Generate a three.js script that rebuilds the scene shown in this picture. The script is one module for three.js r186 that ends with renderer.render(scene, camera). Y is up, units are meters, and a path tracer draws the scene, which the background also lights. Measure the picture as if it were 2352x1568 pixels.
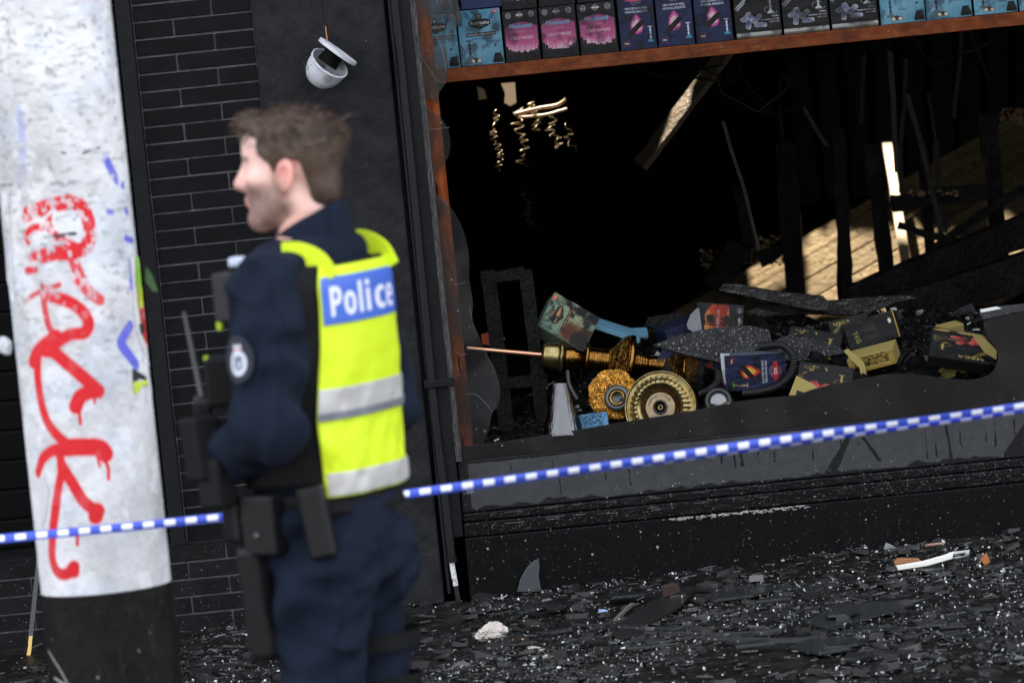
import * as THREE from 'three';
import { mergeGeometries, mergeVertices, toCreasedNormals } from 'three/addons/utils/BufferGeometryUtils.js';
import { RoundedBoxGeometry } from 'three/addons/geometries/RoundedBoxGeometry.js';

// ---------------------------------------------------------------- camera, sky, sun, exposure
const scene = new THREE.Scene();
const EYE = new THREE.Vector3(0, 2.05, 17.4), PITCH = 4.17 * Math.PI / 180, ROLL = 5.7 * Math.PI / 180;
const camera = new THREE.PerspectiveCamera(6.858, 1024 / 682, 0.5, 900);
const FWD = new THREE.Vector3(0, -Math.sin(PITCH), -Math.cos(PITCH));
camera.position.copy(EYE);
camera.up.set(Math.sin(ROLL), Math.cos(ROLL), 0);
camera.lookAt(EYE.clone().add(FWD));
camera.focus = 17.5;
camera.userData.fStop = 6;

const SUN = new THREE.Vector3(-0.12, 0.8, -0.56).normalize();
{ // a bright high-cloud sky: pale at the horizon, soft blue-grey overhead, with broad thin cloud
  const W = 256, H = 128, d = new Float32Array(W * H * 4);
  for (let j = 0; j < H; j++) for (let i = 0; i < W; i++) {
    const el = ((j + 0.5) / H - 0.5) * Math.PI, az = ((i + 0.5) / W - 0.5) * 2 * Math.PI, y = Math.sin(el);
    const c = 0.5 + 0.22 * Math.sin(az * 3 + 2.2 * Math.sin(el * 4)) + 0.18 * Math.sin(az * 7 - 3 * el + 1.3) + 0.1 * Math.sin(az * 13 + 9 * el);
    const t = Math.max(0, y), cl = Math.max(0, Math.min(1, c)) * 0.55;
    let r = 0.66 - 0.24 * t, g = 0.69 - 0.22 * t, b = 0.74 - 0.16 * t;
    r += (0.78 - r) * cl; g += (0.8 - g) * cl; b += (0.84 - b) * cl;
    if (y < 0) { r = 0.2; g = 0.2; b = 0.2; }
    const k = (j * W + i) * 4; d[k] = r * 0.45; d[k + 1] = g * 0.45; d[k + 2] = b * 0.45; d[k + 3] = 1;
  }
  const sky = new THREE.DataTexture(d, W, H, THREE.RGBAFormat, THREE.FloatType);
  sky.mapping = THREE.EquirectangularReflectionMapping; sky.magFilter = THREE.LinearFilter; sky.needsUpdate = true;
  scene.background = sky; scene.environment = sky;
}
const sun = new THREE.DirectionalLight(new THREE.Color(1, 0.88, 0.7), 5);
sun.position.copy(SUN).multiplyScalar(60); sun.castShadow = true; sun.shadow.radius = 1;
sun.shadow.mapSize.set(4096, 4096);
Object.assign(sun.shadow.camera, { left: -25, right: 25, top: 25, bottom: -25, near: 1, far: 140 });
scene.add(sun, sun.target);
const renderer = new THREE.WebGLRenderer({ antialias: true });
renderer.toneMapping = THREE.LinearToneMapping;
renderer.toneMappingExposure = 8;
renderer.shadowMap.enabled = true;

// ---------------------------------------------------------------- helpers
const V = (x, y, z) => new THREE.Vector3(x, y, z);
function rng(seed) { let s = seed >>> 0; return () => { s = (s + 0x6d2b79f5) | 0; let t = Math.imul(s ^ (s >>> 15), 1 | s); t = (t + Math.imul(t ^ (t >>> 7), 61 | t)) ^ t; return ((t ^ (t >>> 14)) >>> 0) / 4294967296; }; }
const R = rng(7);
const rr = (a, b, r = R) => a + (b - a) * r();
const clamp = (x, a = 0, b = 1) => Math.min(b, Math.max(a, x));
const mix = (a, b, t) => a + (b - a) * t;
const sstep = (a, b, x) => { const t = clamp((x - a) / (b - a)); return t * t * (3 - 2 * t); };
function hash3(x, y, z) { let h = Math.imul(x, 374761393) + Math.imul(y, 668265263) + Math.imul(z, 2147483647 ^ 1274126177); h = Math.imul(h ^ (h >>> 13), 1274126177); return ((h ^ (h >>> 16)) >>> 0) / 4294967296; }
function vnoise(x, y, z = 0, per = 0) {
  let ix = Math.floor(x), iy = Math.floor(y), iz = Math.floor(z); const fx = x - ix, fy = y - iy, fz = z - iz;
  const u = fx * fx * (3 - 2 * fx), v = fy * fy * (3 - 2 * fy), w = fz * fz * (3 - 2 * fz), m = (a) => (per ? ((a % per) + per) % per : a);
  const h = (a, b, c) => hash3(m(ix + a), m(iy + b), iz + c);
  return mix(mix(mix(h(0, 0, 0), h(1, 0, 0), u), mix(h(0, 1, 0), h(1, 1, 0), u), v), mix(mix(h(0, 0, 1), h(1, 0, 1), u), mix(h(0, 1, 1), h(1, 1, 1), u), v), w);
}
function fbm(x, y, z = 0, o = 4, per = 0) { let s = 0, a = 0.5, n = 0; for (let i = 0; i < o; i++) { s += a * vnoise(x, y, z, per); n += a; x *= 2; y *= 2; z = z * 2 + 7; per *= 2; a *= 0.5; } return s / n; }

// the ray through a point of the 2351 x 1568 picture, met with the plane of depth z / with the height y
const FPX = 784 / Math.tan(6.858 * Math.PI / 360);
const UPV = V(0, Math.cos(PITCH), -Math.sin(PITCH));
const CR = V(Math.cos(ROLL), 0, 0).addScaledVector(UPV, -Math.sin(ROLL)), CU = V(Math.sin(ROLL), 0, 0).addScaledVector(UPV, Math.cos(ROLL));
const ray = (px, py) => FWD.clone().addScaledVector(CR, (px - 1175.5) / FPX).addScaledVector(CU, (784 - py) / FPX);
const at = (px, py, z) => { const d = ray(px, py); return EYE.clone().addScaledVector(d, (z - EYE.z) / d.z); };
const atY = (px, py, y = 0) => { const d = ray(px, py); return EYE.clone().addScaledVector(d, (y - EYE.y) / d.y); };
const PXM = (z) => FPX / (EYE.z - z) ; // picture units per metre at depth z

const used = new Map();
function numbered(n) { const k = used.get(n) ?? 0; used.set(n, k + 1); return k ? `${n}_${String(k).padStart(3, '0')}` : n; }
function shade(o) { o.castShadow = true; o.receiveShadow = true; return o; }
function thing(name, label, category, pos = [0, 0, 0], group) {
  const g = new THREE.Group(); g.name = numbered(name); g.position.set(pos[0] ?? pos.x, pos[1] ?? pos.y, pos[2] ?? pos.z);
  g.userData = { label, category }; if (group) g.userData.group = group; scene.add(g); return g;
}
function part(parent, name, geo, mat) { const m = shade(new THREE.Mesh(geo, mat)); m.name = name; parent.add(m); return m; }
function solo(name, label, category, geo, mat, group) { const m = shade(new THREE.Mesh(geo, mat)); m.name = numbered(name); m.userData = { label, category }; if (group) m.userData.group = group; scene.add(m); return m; }
function struct(name, geo, mat) { const m = shade(new THREE.Mesh(geo, mat)); m.name = numbered(name); m.userData.kind = 'structure'; scene.add(m); return m; }

const bx = (x0, x1, y0, y1, z0, z1) => { const g = new THREE.BoxGeometry(x1 - x0, y1 - y0, z1 - z0); g.translate((x0 + x1) / 2, (y0 + y1) / 2, (z0 + z1) / 2); return worldUV(g); };
const rbx = (x0, x1, y0, y1, z0, z1, r = 0.003, s = 1) => { const g = new RoundedBoxGeometry(x1 - x0, y1 - y0, z1 - z0, s, r); g.translate((x0 + x1) / 2, (y0 + y1) / 2, (z0 + z1) / 2); return worldUV(g); };
function worldUV(g, ox = 0, oy = 0, k = 1) { // uv in metres by the face direction
  if (!g.attributes.normal) g.computeVertexNormals();
  const p = g.attributes.position, n = g.attributes.normal, uv = new Float32Array(p.count * 2);
  for (let i = 0; i < p.count; i++) {
    const ax = Math.abs(n.getX(i)), ay = Math.abs(n.getY(i)), az = Math.abs(n.getZ(i));
    const [u, v] = az >= ax && az >= ay ? [p.getX(i), p.getY(i)] : ax >= ay ? [p.getZ(i), p.getY(i)] : [p.getX(i), p.getZ(i)];
    uv[i * 2] = (u + ox) * k; uv[i * 2 + 1] = (v + oy) * k;
  }
  g.setAttribute('uv', new THREE.BufferAttribute(uv, 2)); return g;
}
const cyl = (a, b, r0, r1 = r0, seg = 12) => { // a tapered rod from a to b
  const d = b.clone().sub(a), g = new THREE.CylinderGeometry(r1, r0, d.length(), seg, 1);
  g.applyQuaternion(new THREE.Quaternion().setFromUnitVectors(V(0, 1, 0), d.clone().normalize())); g.translate((a.x + b.x) / 2, (a.y + b.y) / 2, (a.z + b.z) / 2); return g;
};
const tube = (pts, r, seg = 40, rad = 8) => new THREE.TubeGeometry(new THREE.CatmullRomCurve3(pts), seg, r, rad, false);
const bar = (a, b, w, h, twist = 0) => { // a squared timber from a to b
  const d = b.clone().sub(a), L = d.length(), g = new THREE.BoxGeometry(w, L, h, 2, Math.max(4, Math.round(L / 0.04)), 2);
  g.rotateY(twist); g.applyQuaternion(new THREE.Quaternion().setFromUnitVectors(V(0, 1, 0), d.normalize())); g.translate((a.x + b.x) / 2, (a.y + b.y) / 2, (a.z + b.z) / 2); return g;
};
function rough(g, amp, freq, seed = 0) { // shove vertices about with noise so that edges char and crumble
  const p = g.attributes.position;
  for (let i = 0; i < p.count; i++) {
    const x = p.getX(i), y = p.getY(i), z = p.getZ(i), q = (k) => (fbm(x * freq + seed + k * 31.7, y * freq + k * 11.3, z * freq, 3) - 0.5) * 2 * amp;
    p.setXYZ(i, x + q(1), y + q(2), z + q(3));
  }
  g.computeVertexNormals(); return g;
}
const clean = (gs) => mergeGeometries(gs.map((g) => { const h = g.index ? g.toNonIndexed() : g.clone(); for (const k of Object.keys(h.attributes)) if (!['position', 'normal', 'uv'].includes(k)) h.deleteAttribute(k); if (!h.attributes.normal) h.computeVertexNormals(); if (!h.attributes.uv) worldUV(h); return h; }));
function plate(pts, thick, bevel = 0) { // a flat outline (points x,y) given thickness about z = 0
  const s = new THREE.Shape(pts.map((p) => new THREE.Vector2(p[0] ?? p.x, p[1] ?? p.y)));
  const g = new THREE.ExtrudeGeometry(s, { depth: thick, bevelEnabled: bevel > 0, bevelSize: bevel, bevelThickness: bevel, bevelSegments: 1, steps: 1, curveSegments: 6 });
  g.translate(0, 0, -thick / 2); return worldUV(g);
}

// textures
function dataTex(w, h, f, { srgb = true, rep = true } = {}) {
  const d = new Uint8Array(w * h * 4);
  for (let j = 0; j < h; j++) for (let i = 0; i < w; i++) { const c = f(i, j), k = (j * w + i) * 4; d[k] = c[0]; d[k + 1] = c[1]; d[k + 2] = c[2]; d[k + 3] = c[3] ?? 255; }
  return fin(new THREE.DataTexture(d, w, h), srgb, rep);
}
function fin(t, srgb = true, rep = true) { t.magFilter = THREE.LinearFilter; t.minFilter = THREE.LinearMipmapLinearFilter; if (srgb) t.colorSpace = THREE.SRGBColorSpace; t.wrapS = t.wrapT = rep ? THREE.RepeatWrapping : THREE.ClampToEdgeWrapping; t.needsUpdate = true; return t; }
function canvas(w, h, draw) { const c = document.createElement('canvas'); c.width = w; c.height = h; draw(c.getContext('2d'), w, h); return c; }
const canTex = (w, h, draw, rep = false) => fin(new THREE.CanvasTexture(canvas(w, h, draw)), true, rep);
const rgb = (r, g, b, a = 1) => `rgba(${r | 0},${g | 0},${b | 0},${a})`;
const ncell = (n) => n; // texture cells per metre, for reading
function speckle(c, w, h, n, seed, { min = 0.5, max = 2.2, lo = 90, hi = 235, power = 3, where } = {}) { // flakes of ash
  const r = rng(seed);
  for (let i = 0; i < n; i++) {
    const x = r() * w, y = r() * h; if (where && !where(x, y, r)) continue;
    const s = min + (max - min) * Math.pow(r(), power), v = lo + (hi - lo) * r();
    c.fillStyle = rgb(v, v * 0.99, v * 0.96, 0.55 + 0.45 * r()); c.beginPath(); c.ellipse(x, y, s, s * (0.45 + 0.55 * r()), r() * 3.14, 0, 7); c.fill();
    if (x < 4) { c.beginPath(); c.ellipse(x + w, y, s, s * 0.7, 0, 0, 7); c.fill(); }
  }
}
function grainFill(c, w, h, base, amp, freq, seed, extra) { // noise ground, tileable
  const im = c.getImageData(0, 0, w, h), d = im.data;
  for (let j = 0; j < h; j++) for (let i = 0; i < w; i++) {
    const n = (w === h ? fbm(i / w * freq, j / h * freq, seed, 5, freq) : fbm(i / 26, j / 26, seed, 5)) - 0.5, f = (hash3(i, j, seed) - 0.5), k = (j * w + i) * 4, e = extra ? extra(i, j, n) : 0;
    const v = n * 2 * amp + f * amp * 0.5 + e;
    d[k] = clamp(base[0] + v, 0, 255); d[k + 1] = clamp(base[1] + v, 0, 255); d[k + 2] = clamp(base[2] + v, 0, 255); d[k + 3] = 255;
  }
  c.putImageData(im, 0, 0);
}
const heightTex = (n, freq, seed, f = (v) => v) => dataTex(n, n, (i, j) => { const v = clamp(f(fbm(i / n * freq, j / n * freq, seed, 5, freq), i, j)) * 255; return [v, v, v]; }, { srgb: false });
const rep = (t, x, y = x) => { const c = t.clone(); c.repeat.set(x, y); c.needsUpdate = true; return c; };

const BUMP = heightTex(256, 16, 3), BUMP2 = heightTex(256, 6, 11, (v) => clamp((v - 0.3) * 2.2));
const std = (o) => new (o.specularIntensity === undefined ? THREE.MeshStandardMaterial : THREE.MeshPhysicalMaterial)(o), phy = (o) => new THREE.MeshPhysicalMaterial(o);
const lin = (r, g, b) => new THREE.Color().setRGB(r, g, b);

const tx = {};
tx.render = canTex(1024, 1024, (c, w, h) => { grainFill(c, w, h, [40, 41, 43], 16, 24, 5); speckle(c, w, h, 420, 9, { min: 0.5, max: 2.0, lo: 120, hi: 240, power: 5 }); }, true);
tx.black = canTex(1024, 1024, (c, w, h) => { grainFill(c, w, h, [27, 28, 30], 12, 16, 6); speckle(c, w, h, 260, 10, { min: 0.5, max: 1.7, lo: 100, hi: 230, power: 5 }); }, true);
tx.dusty = canTex(1024, 1024, (c, w, h) => { grainFill(c, w, h, [30, 30, 31], 16, 16, 7); speckle(c, w, h, 5200, 12, { min: 0.6, max: 2.6, lo: 60, hi: 230, power: 4 }); }, true);
tx.char = canTex(512, 512, (c, w, h) => { grainFill(c, w, h, [17, 16, 16], 14, 12, 8); speckle(c, w, h, 300, 14, { min: 0.4, max: 1.4, lo: 40, hi: 120, power: 3 }); }, true);
tx.mortar = canTex(256, 256, (c, w, h) => grainFill(c, w, h, [118, 118, 120], 26, 16, 9), true);
tx.crack = dataTex(256, 256, (i, j) => { const v = fbm(i / 256 * 10, j / 256 * 10, 3, 4, 10), k = Math.abs(v - 0.5) < 0.03 ? 0.1 : 0.5 + 0.5 * v; return [k * 255, k * 255, k * 255]; }, { srgb: false });

const M = {
  render: std({ map: tx.render, color: lin(0.5, 0.5, 0.51), specularIntensity: 0.4, roughness: 0.82, bumpMap: rep(BUMP, 5), bumpScale: 0.003 }),
  tile: std({ map: tx.black, color: lin(0.28, 0.28, 0.295), specularIntensity: 0.18, roughness: 0.42, bumpMap: rep(BUMP2, 2), bumpScale: 0.0012 }),
  tileDusty: std({ map: tx.dusty, color: lin(0.42, 0.42, 0.42), specularIntensity: 0.22, roughness: 0.6, bumpMap: rep(BUMP, 4), bumpScale: 0.0015 }),
  mortar: std({ map: rep(tx.mortar, 4), color: lin(0.75, 0.75, 0.77), specularIntensity: 0.4, roughness: 0.95, bumpMap: rep(BUMP, 12), bumpScale: 0.002 }),
  frame: std({ map: tx.black, color: lin(0.36, 0.36, 0.38), specularIntensity: 0.3, roughness: 0.5, bumpMap: rep(BUMP, 3), bumpScale: 0.001 }),
  pipe: std({ map: tx.black, color: lin(0.5, 0.5, 0.52), specularIntensity: 0.4, roughness: 0.42 }),
  char: std({ map: rep(tx.char, 3), color: lin(0.6, 0.6, 0.6), specularIntensity: 0.25, roughness: 0.55, bumpMap: rep(tx.crack, 6), bumpScale: 0.003 }),
  charWet: std({ map: rep(tx.char, 3), color: lin(0.6, 0.6, 0.6), specularIntensity: 0.5, roughness: 0.3, bumpMap: rep(BUMP, 9), bumpScale: 0.006 }),
  soot: std({ color: lin(0.005, 0.0048, 0.0045), specularIntensity: 0.15, roughness: 0.9 }),
  shutter: std({ color: lin(0.003, 0.003, 0.0032), specularIntensity: 0.12, roughness: 0.55 }),
  wallUp: std({ map: tx.render, color: lin(0.6, 0.6, 0.6), roughness: 0.9 }),
};

// ---------------------------------------------------------------- ground
tx.asphalt = canTex(1024, 1024, (c, w, h) => { grainFill(c, w, h, [52, 51, 50], 26, 32, 21); speckle(c, w, h, 9000, 22, { min: 0.5, max: 2.2, lo: 30, hi: 140, power: 2 }); }, true);
tx.ashground = canTex(1024, 1024, (c, w, h) => {
  grainFill(c, w, h, [33, 32, 31], 20, 24, 23, (i, j, n) => (n > 0.08 ? 10 : 0));
  speckle(c, w, h, 5200, 24, { min: 0.5, max: 2.6, lo: 14, hi: 90, power: 2 }); speckle(c, w, h, 1500, 25, { min: 0.5, max: 2.4, lo: 120, hi: 235, power: 4 });
}, true);
{
  const road = new THREE.PlaneGeometry(700, 700); road.rotateX(-Math.PI / 2); road.translate(0, -0.1, 0); worldUV(road, 0, 0, 0.5);
  struct('road', road, std({ map: tx.asphalt, roughness: 0.9, bumpMap: rep(BUMP, 3), bumpScale: 0.004 }));
  // footpath, gently banked up with wet ash towards the shop front
  const g = new THREE.PlaneGeometry(12, 5.02, 240, 100); g.rotateX(-Math.PI / 2); g.translate(0.4, 0, 2.55);
  const p = g.attributes.position;
  for (let i = 0; i < p.count; i++) { const x = p.getX(i), z = p.getZ(i); p.setY(i, bank(x, z) + (fbm(x * 9, z * 9, 3, 4) - 0.5) * 0.012); }
  g.computeVertexNormals(); worldUV(g, 0, 0, 0.8);
  struct('pavement', g, std({ map: tx.ashground, color: lin(0.42, 0.41, 0.39), specularIntensity: 0.4, roughness: 0.4, bumpMap: rep(BUMP2, 8), bumpScale: 0.006 }));
  struct('kerb', bx(-40, 40, -0.16, 0.004, 5.06, 5.21), std({ map: tx.render, color: lin(2.6, 2.6, 2.6), roughness: 0.9 }));
  struct('pavement', bx(-40, -5.6, -0.16, -0.004, -0.2, 5.06), M.render); struct('pavement', bx(6.4, 40, -0.16, -0.004, -0.2, 5.06), M.render);
}
function bank(x, z) { return 0.05 * Math.exp(-Math.pow(Math.max(0, z - 0.06) / 0.28, 2)) * sstep(-0.5, 1.6, x) + 0.012 * sstep(0.9, 0.2, z) - 0.012; }

// ---------------------------------------------------------------- the burnt shop
const shop = thing('burnt_shop', 'burnt-out shop with black tiled front and smashed display window', 'shop');
{
  // pillar with rough cement render
  const g = new RoundedBoxGeometry(0.405, 3.0, 0.36, 2, 0.008); g.translate(-0.4875, 1.5, -0.16); worldUV(g);
  const pil = part(shop, 'pillar', g, M.render); pil.userData.label = 'plain dark rendered pillar beside the smashed window';
  // tile panel
  const panel = part(shop, 'tile_panel', bx(-1.056, -0.69, 0.262, 3.0, -0.3, -0.008), M.mortar); panel.userData.label = 'panel of long black brick tiles with grey joints';
  const P = 0.0533, J = 0.006;
  const variant = [];
  const tileGeo = (w) => { const out = []; for (let k = 0; k < 5; k++) { const t = new RoundedBoxGeometry(w - J, P - J, 0.014, 1, 0.0018); worldUV(t, R() * 5, R() * 5); out.push(t); } return out; };
  const long = tileGeo(0.242), short = tileGeo(0.121);
  for (let r = 0; r < 50; r++) {
    const y = 0.266 + P * (r + 0.5), odd = r % 2, x0 = -1.054;
    for (const [xa, gs, w] of odd ? [[x0, short, 0.121], [x0 + 0.121, long, 0.242]] : [[x0, long, 0.242], [x0 + 0.242, short, 0.121]]) {
      const t = part(panel, 'tile', gs[(R() * 5) | 0], M.tile); t.position.set(xa + w / 2 + rr(-0.0006, 0.0006), y + rr(-0.0006, 0.0006), -0.004 + rr(-0.0008, 0.0008)); t.rotation.x = rr(-0.012, 0.012); t.rotation.y = rr(-0.006, 0.006);
    }
  }
  // low plinth of the same tiles, thick with ash
  const base = part(shop, 'tiled_plinth', bx(-2.6, -0.692, -0.05, 0.258, -0.3, 0.026), M.mortar); base.userData.label = 'low plinth of black tiles spattered with ash';
  for (let r = 0; r < 5; r++) for (let k = 0; k < 8; k++) {
    const xa = -0.694 - 0.242 * (k + (r % 2 ? 0.5 : 0)), full = long;
    const x1 = Math.min(xa, -0.694); if (r % 2 && k === 0) { const t = part(base, 'tile', short[(R() * 5) | 0], M.tileDusty); t.position.set(-0.694 - 0.0605, 0.262 - P * (r + 0.5), 0.03); }
    const t = part(base, 'tile', full[(R() * 5) | 0], M.tileDusty); t.position.set(x1 - 0.121, 0.262 - P * (r + 0.5), 0.03 + rr(-0.001, 0.001)); t.rotation.x = rr(-0.015, 0.015);
  }
  part(shop, 'plinth_cap', rbx(-2.6, -0.692, 0.258, 0.27, -0.3, 0.034, 0.003), M.tileDusty);
  // black metal channel at the end of the tiles and the shuttered bay beyond it
  part(shop, 'metal_channel', rbx(-1.103, -1.057, 0.225, 3.0, -0.28, 0.03, 0.004), M.frame);
  const sh = part(shop, 'roller_shutter', bx(-2.6, -1.1, 0.26, 3.0, -0.31, -0.27), M.shutter); sh.userData.label = 'dark roller shutter behind the pole';
  const slat = new RoundedBoxGeometry(1.5, 0.088, 0.016, 2, 0.006);
  for (let k = 0; k < 29; k++) { const s = part(sh, 'slat', slat, M.shutter); s.position.set(-1.855, 0.32 + k * 0.092, -0.262); s.rotation.x = 0.1; }
  part(shop, 'left_wall', bx(-13, -2.6, -0.1, 3.0, -0.4, 0.0), M.wallUp);
  part(shop, 'right_wall', bx(3.3, 15, -0.1, 3.0, -0.4, 0.0), M.wallUp);
  part(shop, 'upper_wall', bx(-13, 15, 3.0, 13.2, -3.1, 0.0), M.wallUp);
  part(shop, 'window_header', bx(-0.285, 3.3, 2.55, 3.0, -0.4, -0.001), M.frame);
  // stall riser under the window
  const riserTex = canTex(2048, 256, (c, w, h) => {
    grainFill(c, w, h, [72, 73, 76], 9, 40, 31);
    const r = rng(33), dark = (a) => rgb(20, 20, 21, a);
    c.fillStyle = dark(1); c.beginPath(); c.moveTo(0, 0); for (let x = 0; x <= w; x += 12) c.lineTo(x, 10 + 15 * fbm(x / 60, 1, 4, 4)); c.lineTo(w, 0); c.fill();
    c.beginPath(); c.moveTo(0, h); for (let x = 0; x <= w; x += 10) c.lineTo(x, h - 8 - 44 * Math.pow(fbm(x / 46, 5, 4, 5), 2)); c.lineTo(w, h); c.fill();
    const M2 = w / 1.95, X = (xm) => (xm + 0.2) * M2; // metres to canvas
    const drip = (x0, y0, x1, y1, w0, w1) => { c.beginPath(); const n = 14; for (let k = 0; k <= n; k++) { const t = k / n; c.lineTo(mix(x0, x1, t) - mix(w0, w1, t) / 2 + (fbm(t * 6, x0, 2, 3) - 0.5) * 9, mix(y0, y1, t)); } for (let k = n; k >= 0; k--) { const t = k / n; c.lineTo(mix(x0, x1, t) + mix(w0, w1, t) / 2 + (fbm(t * 6, x0 + 9, 2, 3) - 0.5) * 9, mix(y0, y1, t)); } c.fill(); };
    c.fillStyle = dark(0.95);
    const D = [[1.02, 20, 0.93, 250, 8, 42], [1.02, 20, 1.09, 205, 6, 16], [1.30, 10, 1.31, 250, 5, 12], [1.60, 0, 1.50, 255, 20, 90], [1.60, 0, 1.75, 235, 6, 12], [1.72, 0, 1.73, 205, 12, 24], [0.64, 20, 0.645, 170, 3, 5], [0.665, 90, 0.668, 165, 3, 16], [0.60, 60, 0.605, 130, 3, 4], [0.55, 110, 0.6, 140, 5, 3]];
    for (const [a, b, d, e, f, g2] of D) drip(X(a), b, X(d), e, f, g2);
    for (let k = 0; k < 26; k++) { const x = r() * w, y = 20 + r() * 60; drip(x, y, x + rr(-4, 4, r), y + 20 + r() * 130, 1 + r() * 3, 1 + r() * 4); }
    c.fillStyle = dark(0.9); c.fillRect(0, 0, 28, h); c.fillStyle = rgb(150, 160, 172, 0.9);
    for (let k = 0; k < 70; k++) { const x = 4 + r() * 30, y = 90 + r() * 70; c.fillRect(x, y, 1 + r() * 3, 2 + r() * 9); }
    speckle(c, w, h, 900, 34, { min: 0.6, max: 2.2, lo: 90, hi: 240, power: 4 }); speckle(c, w, h, 1100, 35, { min: 0.8, max: 3.4, lo: 90, hi: 245, power: 4, where: (x, y) => y > h * 0.82 });
  });
  const mapped = (x0, x1, y0, y1, z0, z1) => { const g2 = rbx(x0, x1, y0, y1, z0, z1, 0.005, 3), uv = g2.attributes.uv, p = g2.attributes.position; for (let i = 0; i < uv.count; i++) uv.setXY(i, (p.getX(i) + 0.2) / 1.95, (p.getY(i) - y0) / (y1 - y0)); return g2; };
  const wrapX = (t) => { t.wrapS = THREE.MirroredRepeatWrapping; return t; };
  part(shop, 'stall_riser', mapped(-0.205, 3.3, 0.268, 0.43, -0.4, -0.02), std({ map: wrapX(riserTex), color: lin(0.58, 0.58, 0.58), specularIntensity: 0.35, roughness: 0.5 })).userData.label = 'smooth grey riser streaked with black wet runs under the window';
  const stepTex = canTex(2048, 128, (c, w, h) => {
    grainFill(c, w, h, [15, 15, 16], 8, 40, 41); const r = rng(43);
    for (let k = 0; k < 60; k++) { const x = w * (0.2 + 0.8 * r()), ww = 4 + r() * 26; c.fillStyle = rgb(56, 56, 57, 0.5); c.beginPath(); const yy = h * r(); c.moveTo(x - ww, yy); for (let q = 0; q <= 12; q++) c.lineTo(x - ww + 2 * ww * q / 12, yy - 4 - 16 * r()); for (let q = 12; q >= 0; q--) c.lineTo(x - ww + 2 * ww * q / 12, yy + 2 + 14 * r()); c.fill(); }
    speckle(c, w, h, 2600, 42, { min: 0.7, max: 3.6, lo: 80, hi: 245, power: 4 });
    for (let k = 0; k < 9; k++) { c.fillStyle = rgb(215, 212, 205); c.fillRect(r() * w * 0.6, 6 + r() * 40, 20 + r() * 50, 2); }
  });
  const stepMat = std({ map: wrapX(stepTex), color: lin(0.5, 0.5, 0.5), specularIntensity: 0.2, roughness: 0.38 });
  part(shop, 'upper_moulding', mapped(-0.205, 3.3, 0.241, 0.2675, -0.4, 0.0), stepMat);
  part(shop, 'lower_moulding', mapped(-0.205, 3.3, 0.197, 0.2405, -0.4, 0.022), stepMat);
  const plinthTex = canTex(2048, 256, (c, w, h) => {
    grainFill(c, w, h, [13, 13, 14], 8, 40, 51); const r = rng(53);
    c.strokeStyle = rgb(14, 14, 15, 0.95); for (const xm of [1.0, 1.22, 1.25, 1.28, 1.31, 1.7, 1.73]) { c.lineWidth = 3 + r() * 5; c.beginPath(); let x = (xm + 0.2) / 1.95 * w; c.moveTo(x, 0); for (let y = 0; y < 90 + r() * 120; y += 12) { x += rr(-2.5, 2.5, r); c.lineTo(x, y); } c.stroke(); }
    speckle(c, w, h, 3400, 52, { min: 0.6, max: 2.2, lo: 60, hi: 245, power: 5 }); speckle(c, w, h, 40, 54, { min: 2, max: 5, lo: 170, hi: 250, power: 2 });
  });
  part(shop, 'base_plinth', mapped(-0.205, 3.3, -0.05, 0.1965, -0.4, 0.044), std({ map: wrapX(plinthTex), color: lin(0.5, 0.5, 0.5), specularIntensity: 0.18, roughness: 0.42 })).userData.label = 'wet black base course under the window spattered with ash';
  { // curls of old white paint still clinging to the edge of the base course
    const r = rng(61), n = 130, im = new THREE.InstancedMesh(rough(new THREE.BoxGeometry(1, 0.5, 0.12, 3, 2, 1), 0.12, 3, 2), std({ color: lin(0.3, 0.29, 0.27), roughness: 0.8 }), n), mm = new THREE.Matrix4(), q = new THREE.Quaternion();
    for (let i = 0; i < n; i++) { const t = r(), x = 0.42 + 0.42 * t + rr(-0.02, 0.02, r), k = 0.003 + 0.008 * r() * r(); im.setMatrixAt(i, mm.compose(V(x, 0.194 - 0.012 * r() * r(), 0.0435 + 0.002 * r()), q.setFromEuler(new THREE.Euler(rr(-0.8, 0.3, r), rr(-0.3, 0.3, r), rr(-0.3, 0.3, r))), V(k * 1.8, k, k))); }
    im.name = 'paint_flakes'; im.userData = { kind: 'stuff', label: 'curls of old white paint on the edge of the base course' }; shade(im); shop.add(im); }
  // inside: platform, floor and charred walls
  part(shop, 'display_platform', bx(-0.2, 3.3, 0.36, 0.425, -1.5, -0.41), M.char);
  part(shop, 'shop_floor', bx(-0.4, 5.2, -0.12, -0.02, -10, -0.405), M.soot);
  part(shop, 'inner_left_wall', bx(-0.45, -0.3, -0.02, 3.3, -10, -0.405), M.soot);
  part(shop, 'inner_right_wall', bx(5.05, 5.2, -0.02, 3.3, -10, -0.405), M.soot);
  part(shop, 'rear_wall', bx(-0.45, 5.2, -0.02, 3.3, -10.15, -10), M.soot);
  part(shop, 'ceiling', bx(-0.45, 5.2, 2.75, 2.85, -3.1, -0.405), M.soot);
  part(shop, 'window_cheek', bx(3.2, 5.2, -0.02, 2.75, -0.6, -0.41), M.soot);
}
const CEIL = 3.3; // roof of the rear part, with the holes the fire burnt
const sunHole = (pts, z) => pts.map(([px, py, zz]) => { const q = typeof zz === 'number' ? at(px, py, zz) : at(px, py, z); return q.addScaledVector(SUN, (CEIL - q.y) / SUN.y); });
const SLOPE = { o: at(1960, 600, -6.2), n: V(-0.05, 0.8, 0.6).normalize() };
const onSlope = (px, py) => { const d = ray(px, py); return EYE.clone().addScaledVector(d, SLOPE.o.clone().sub(EYE).dot(SLOPE.n) / d.dot(SLOPE.n)); };
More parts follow.
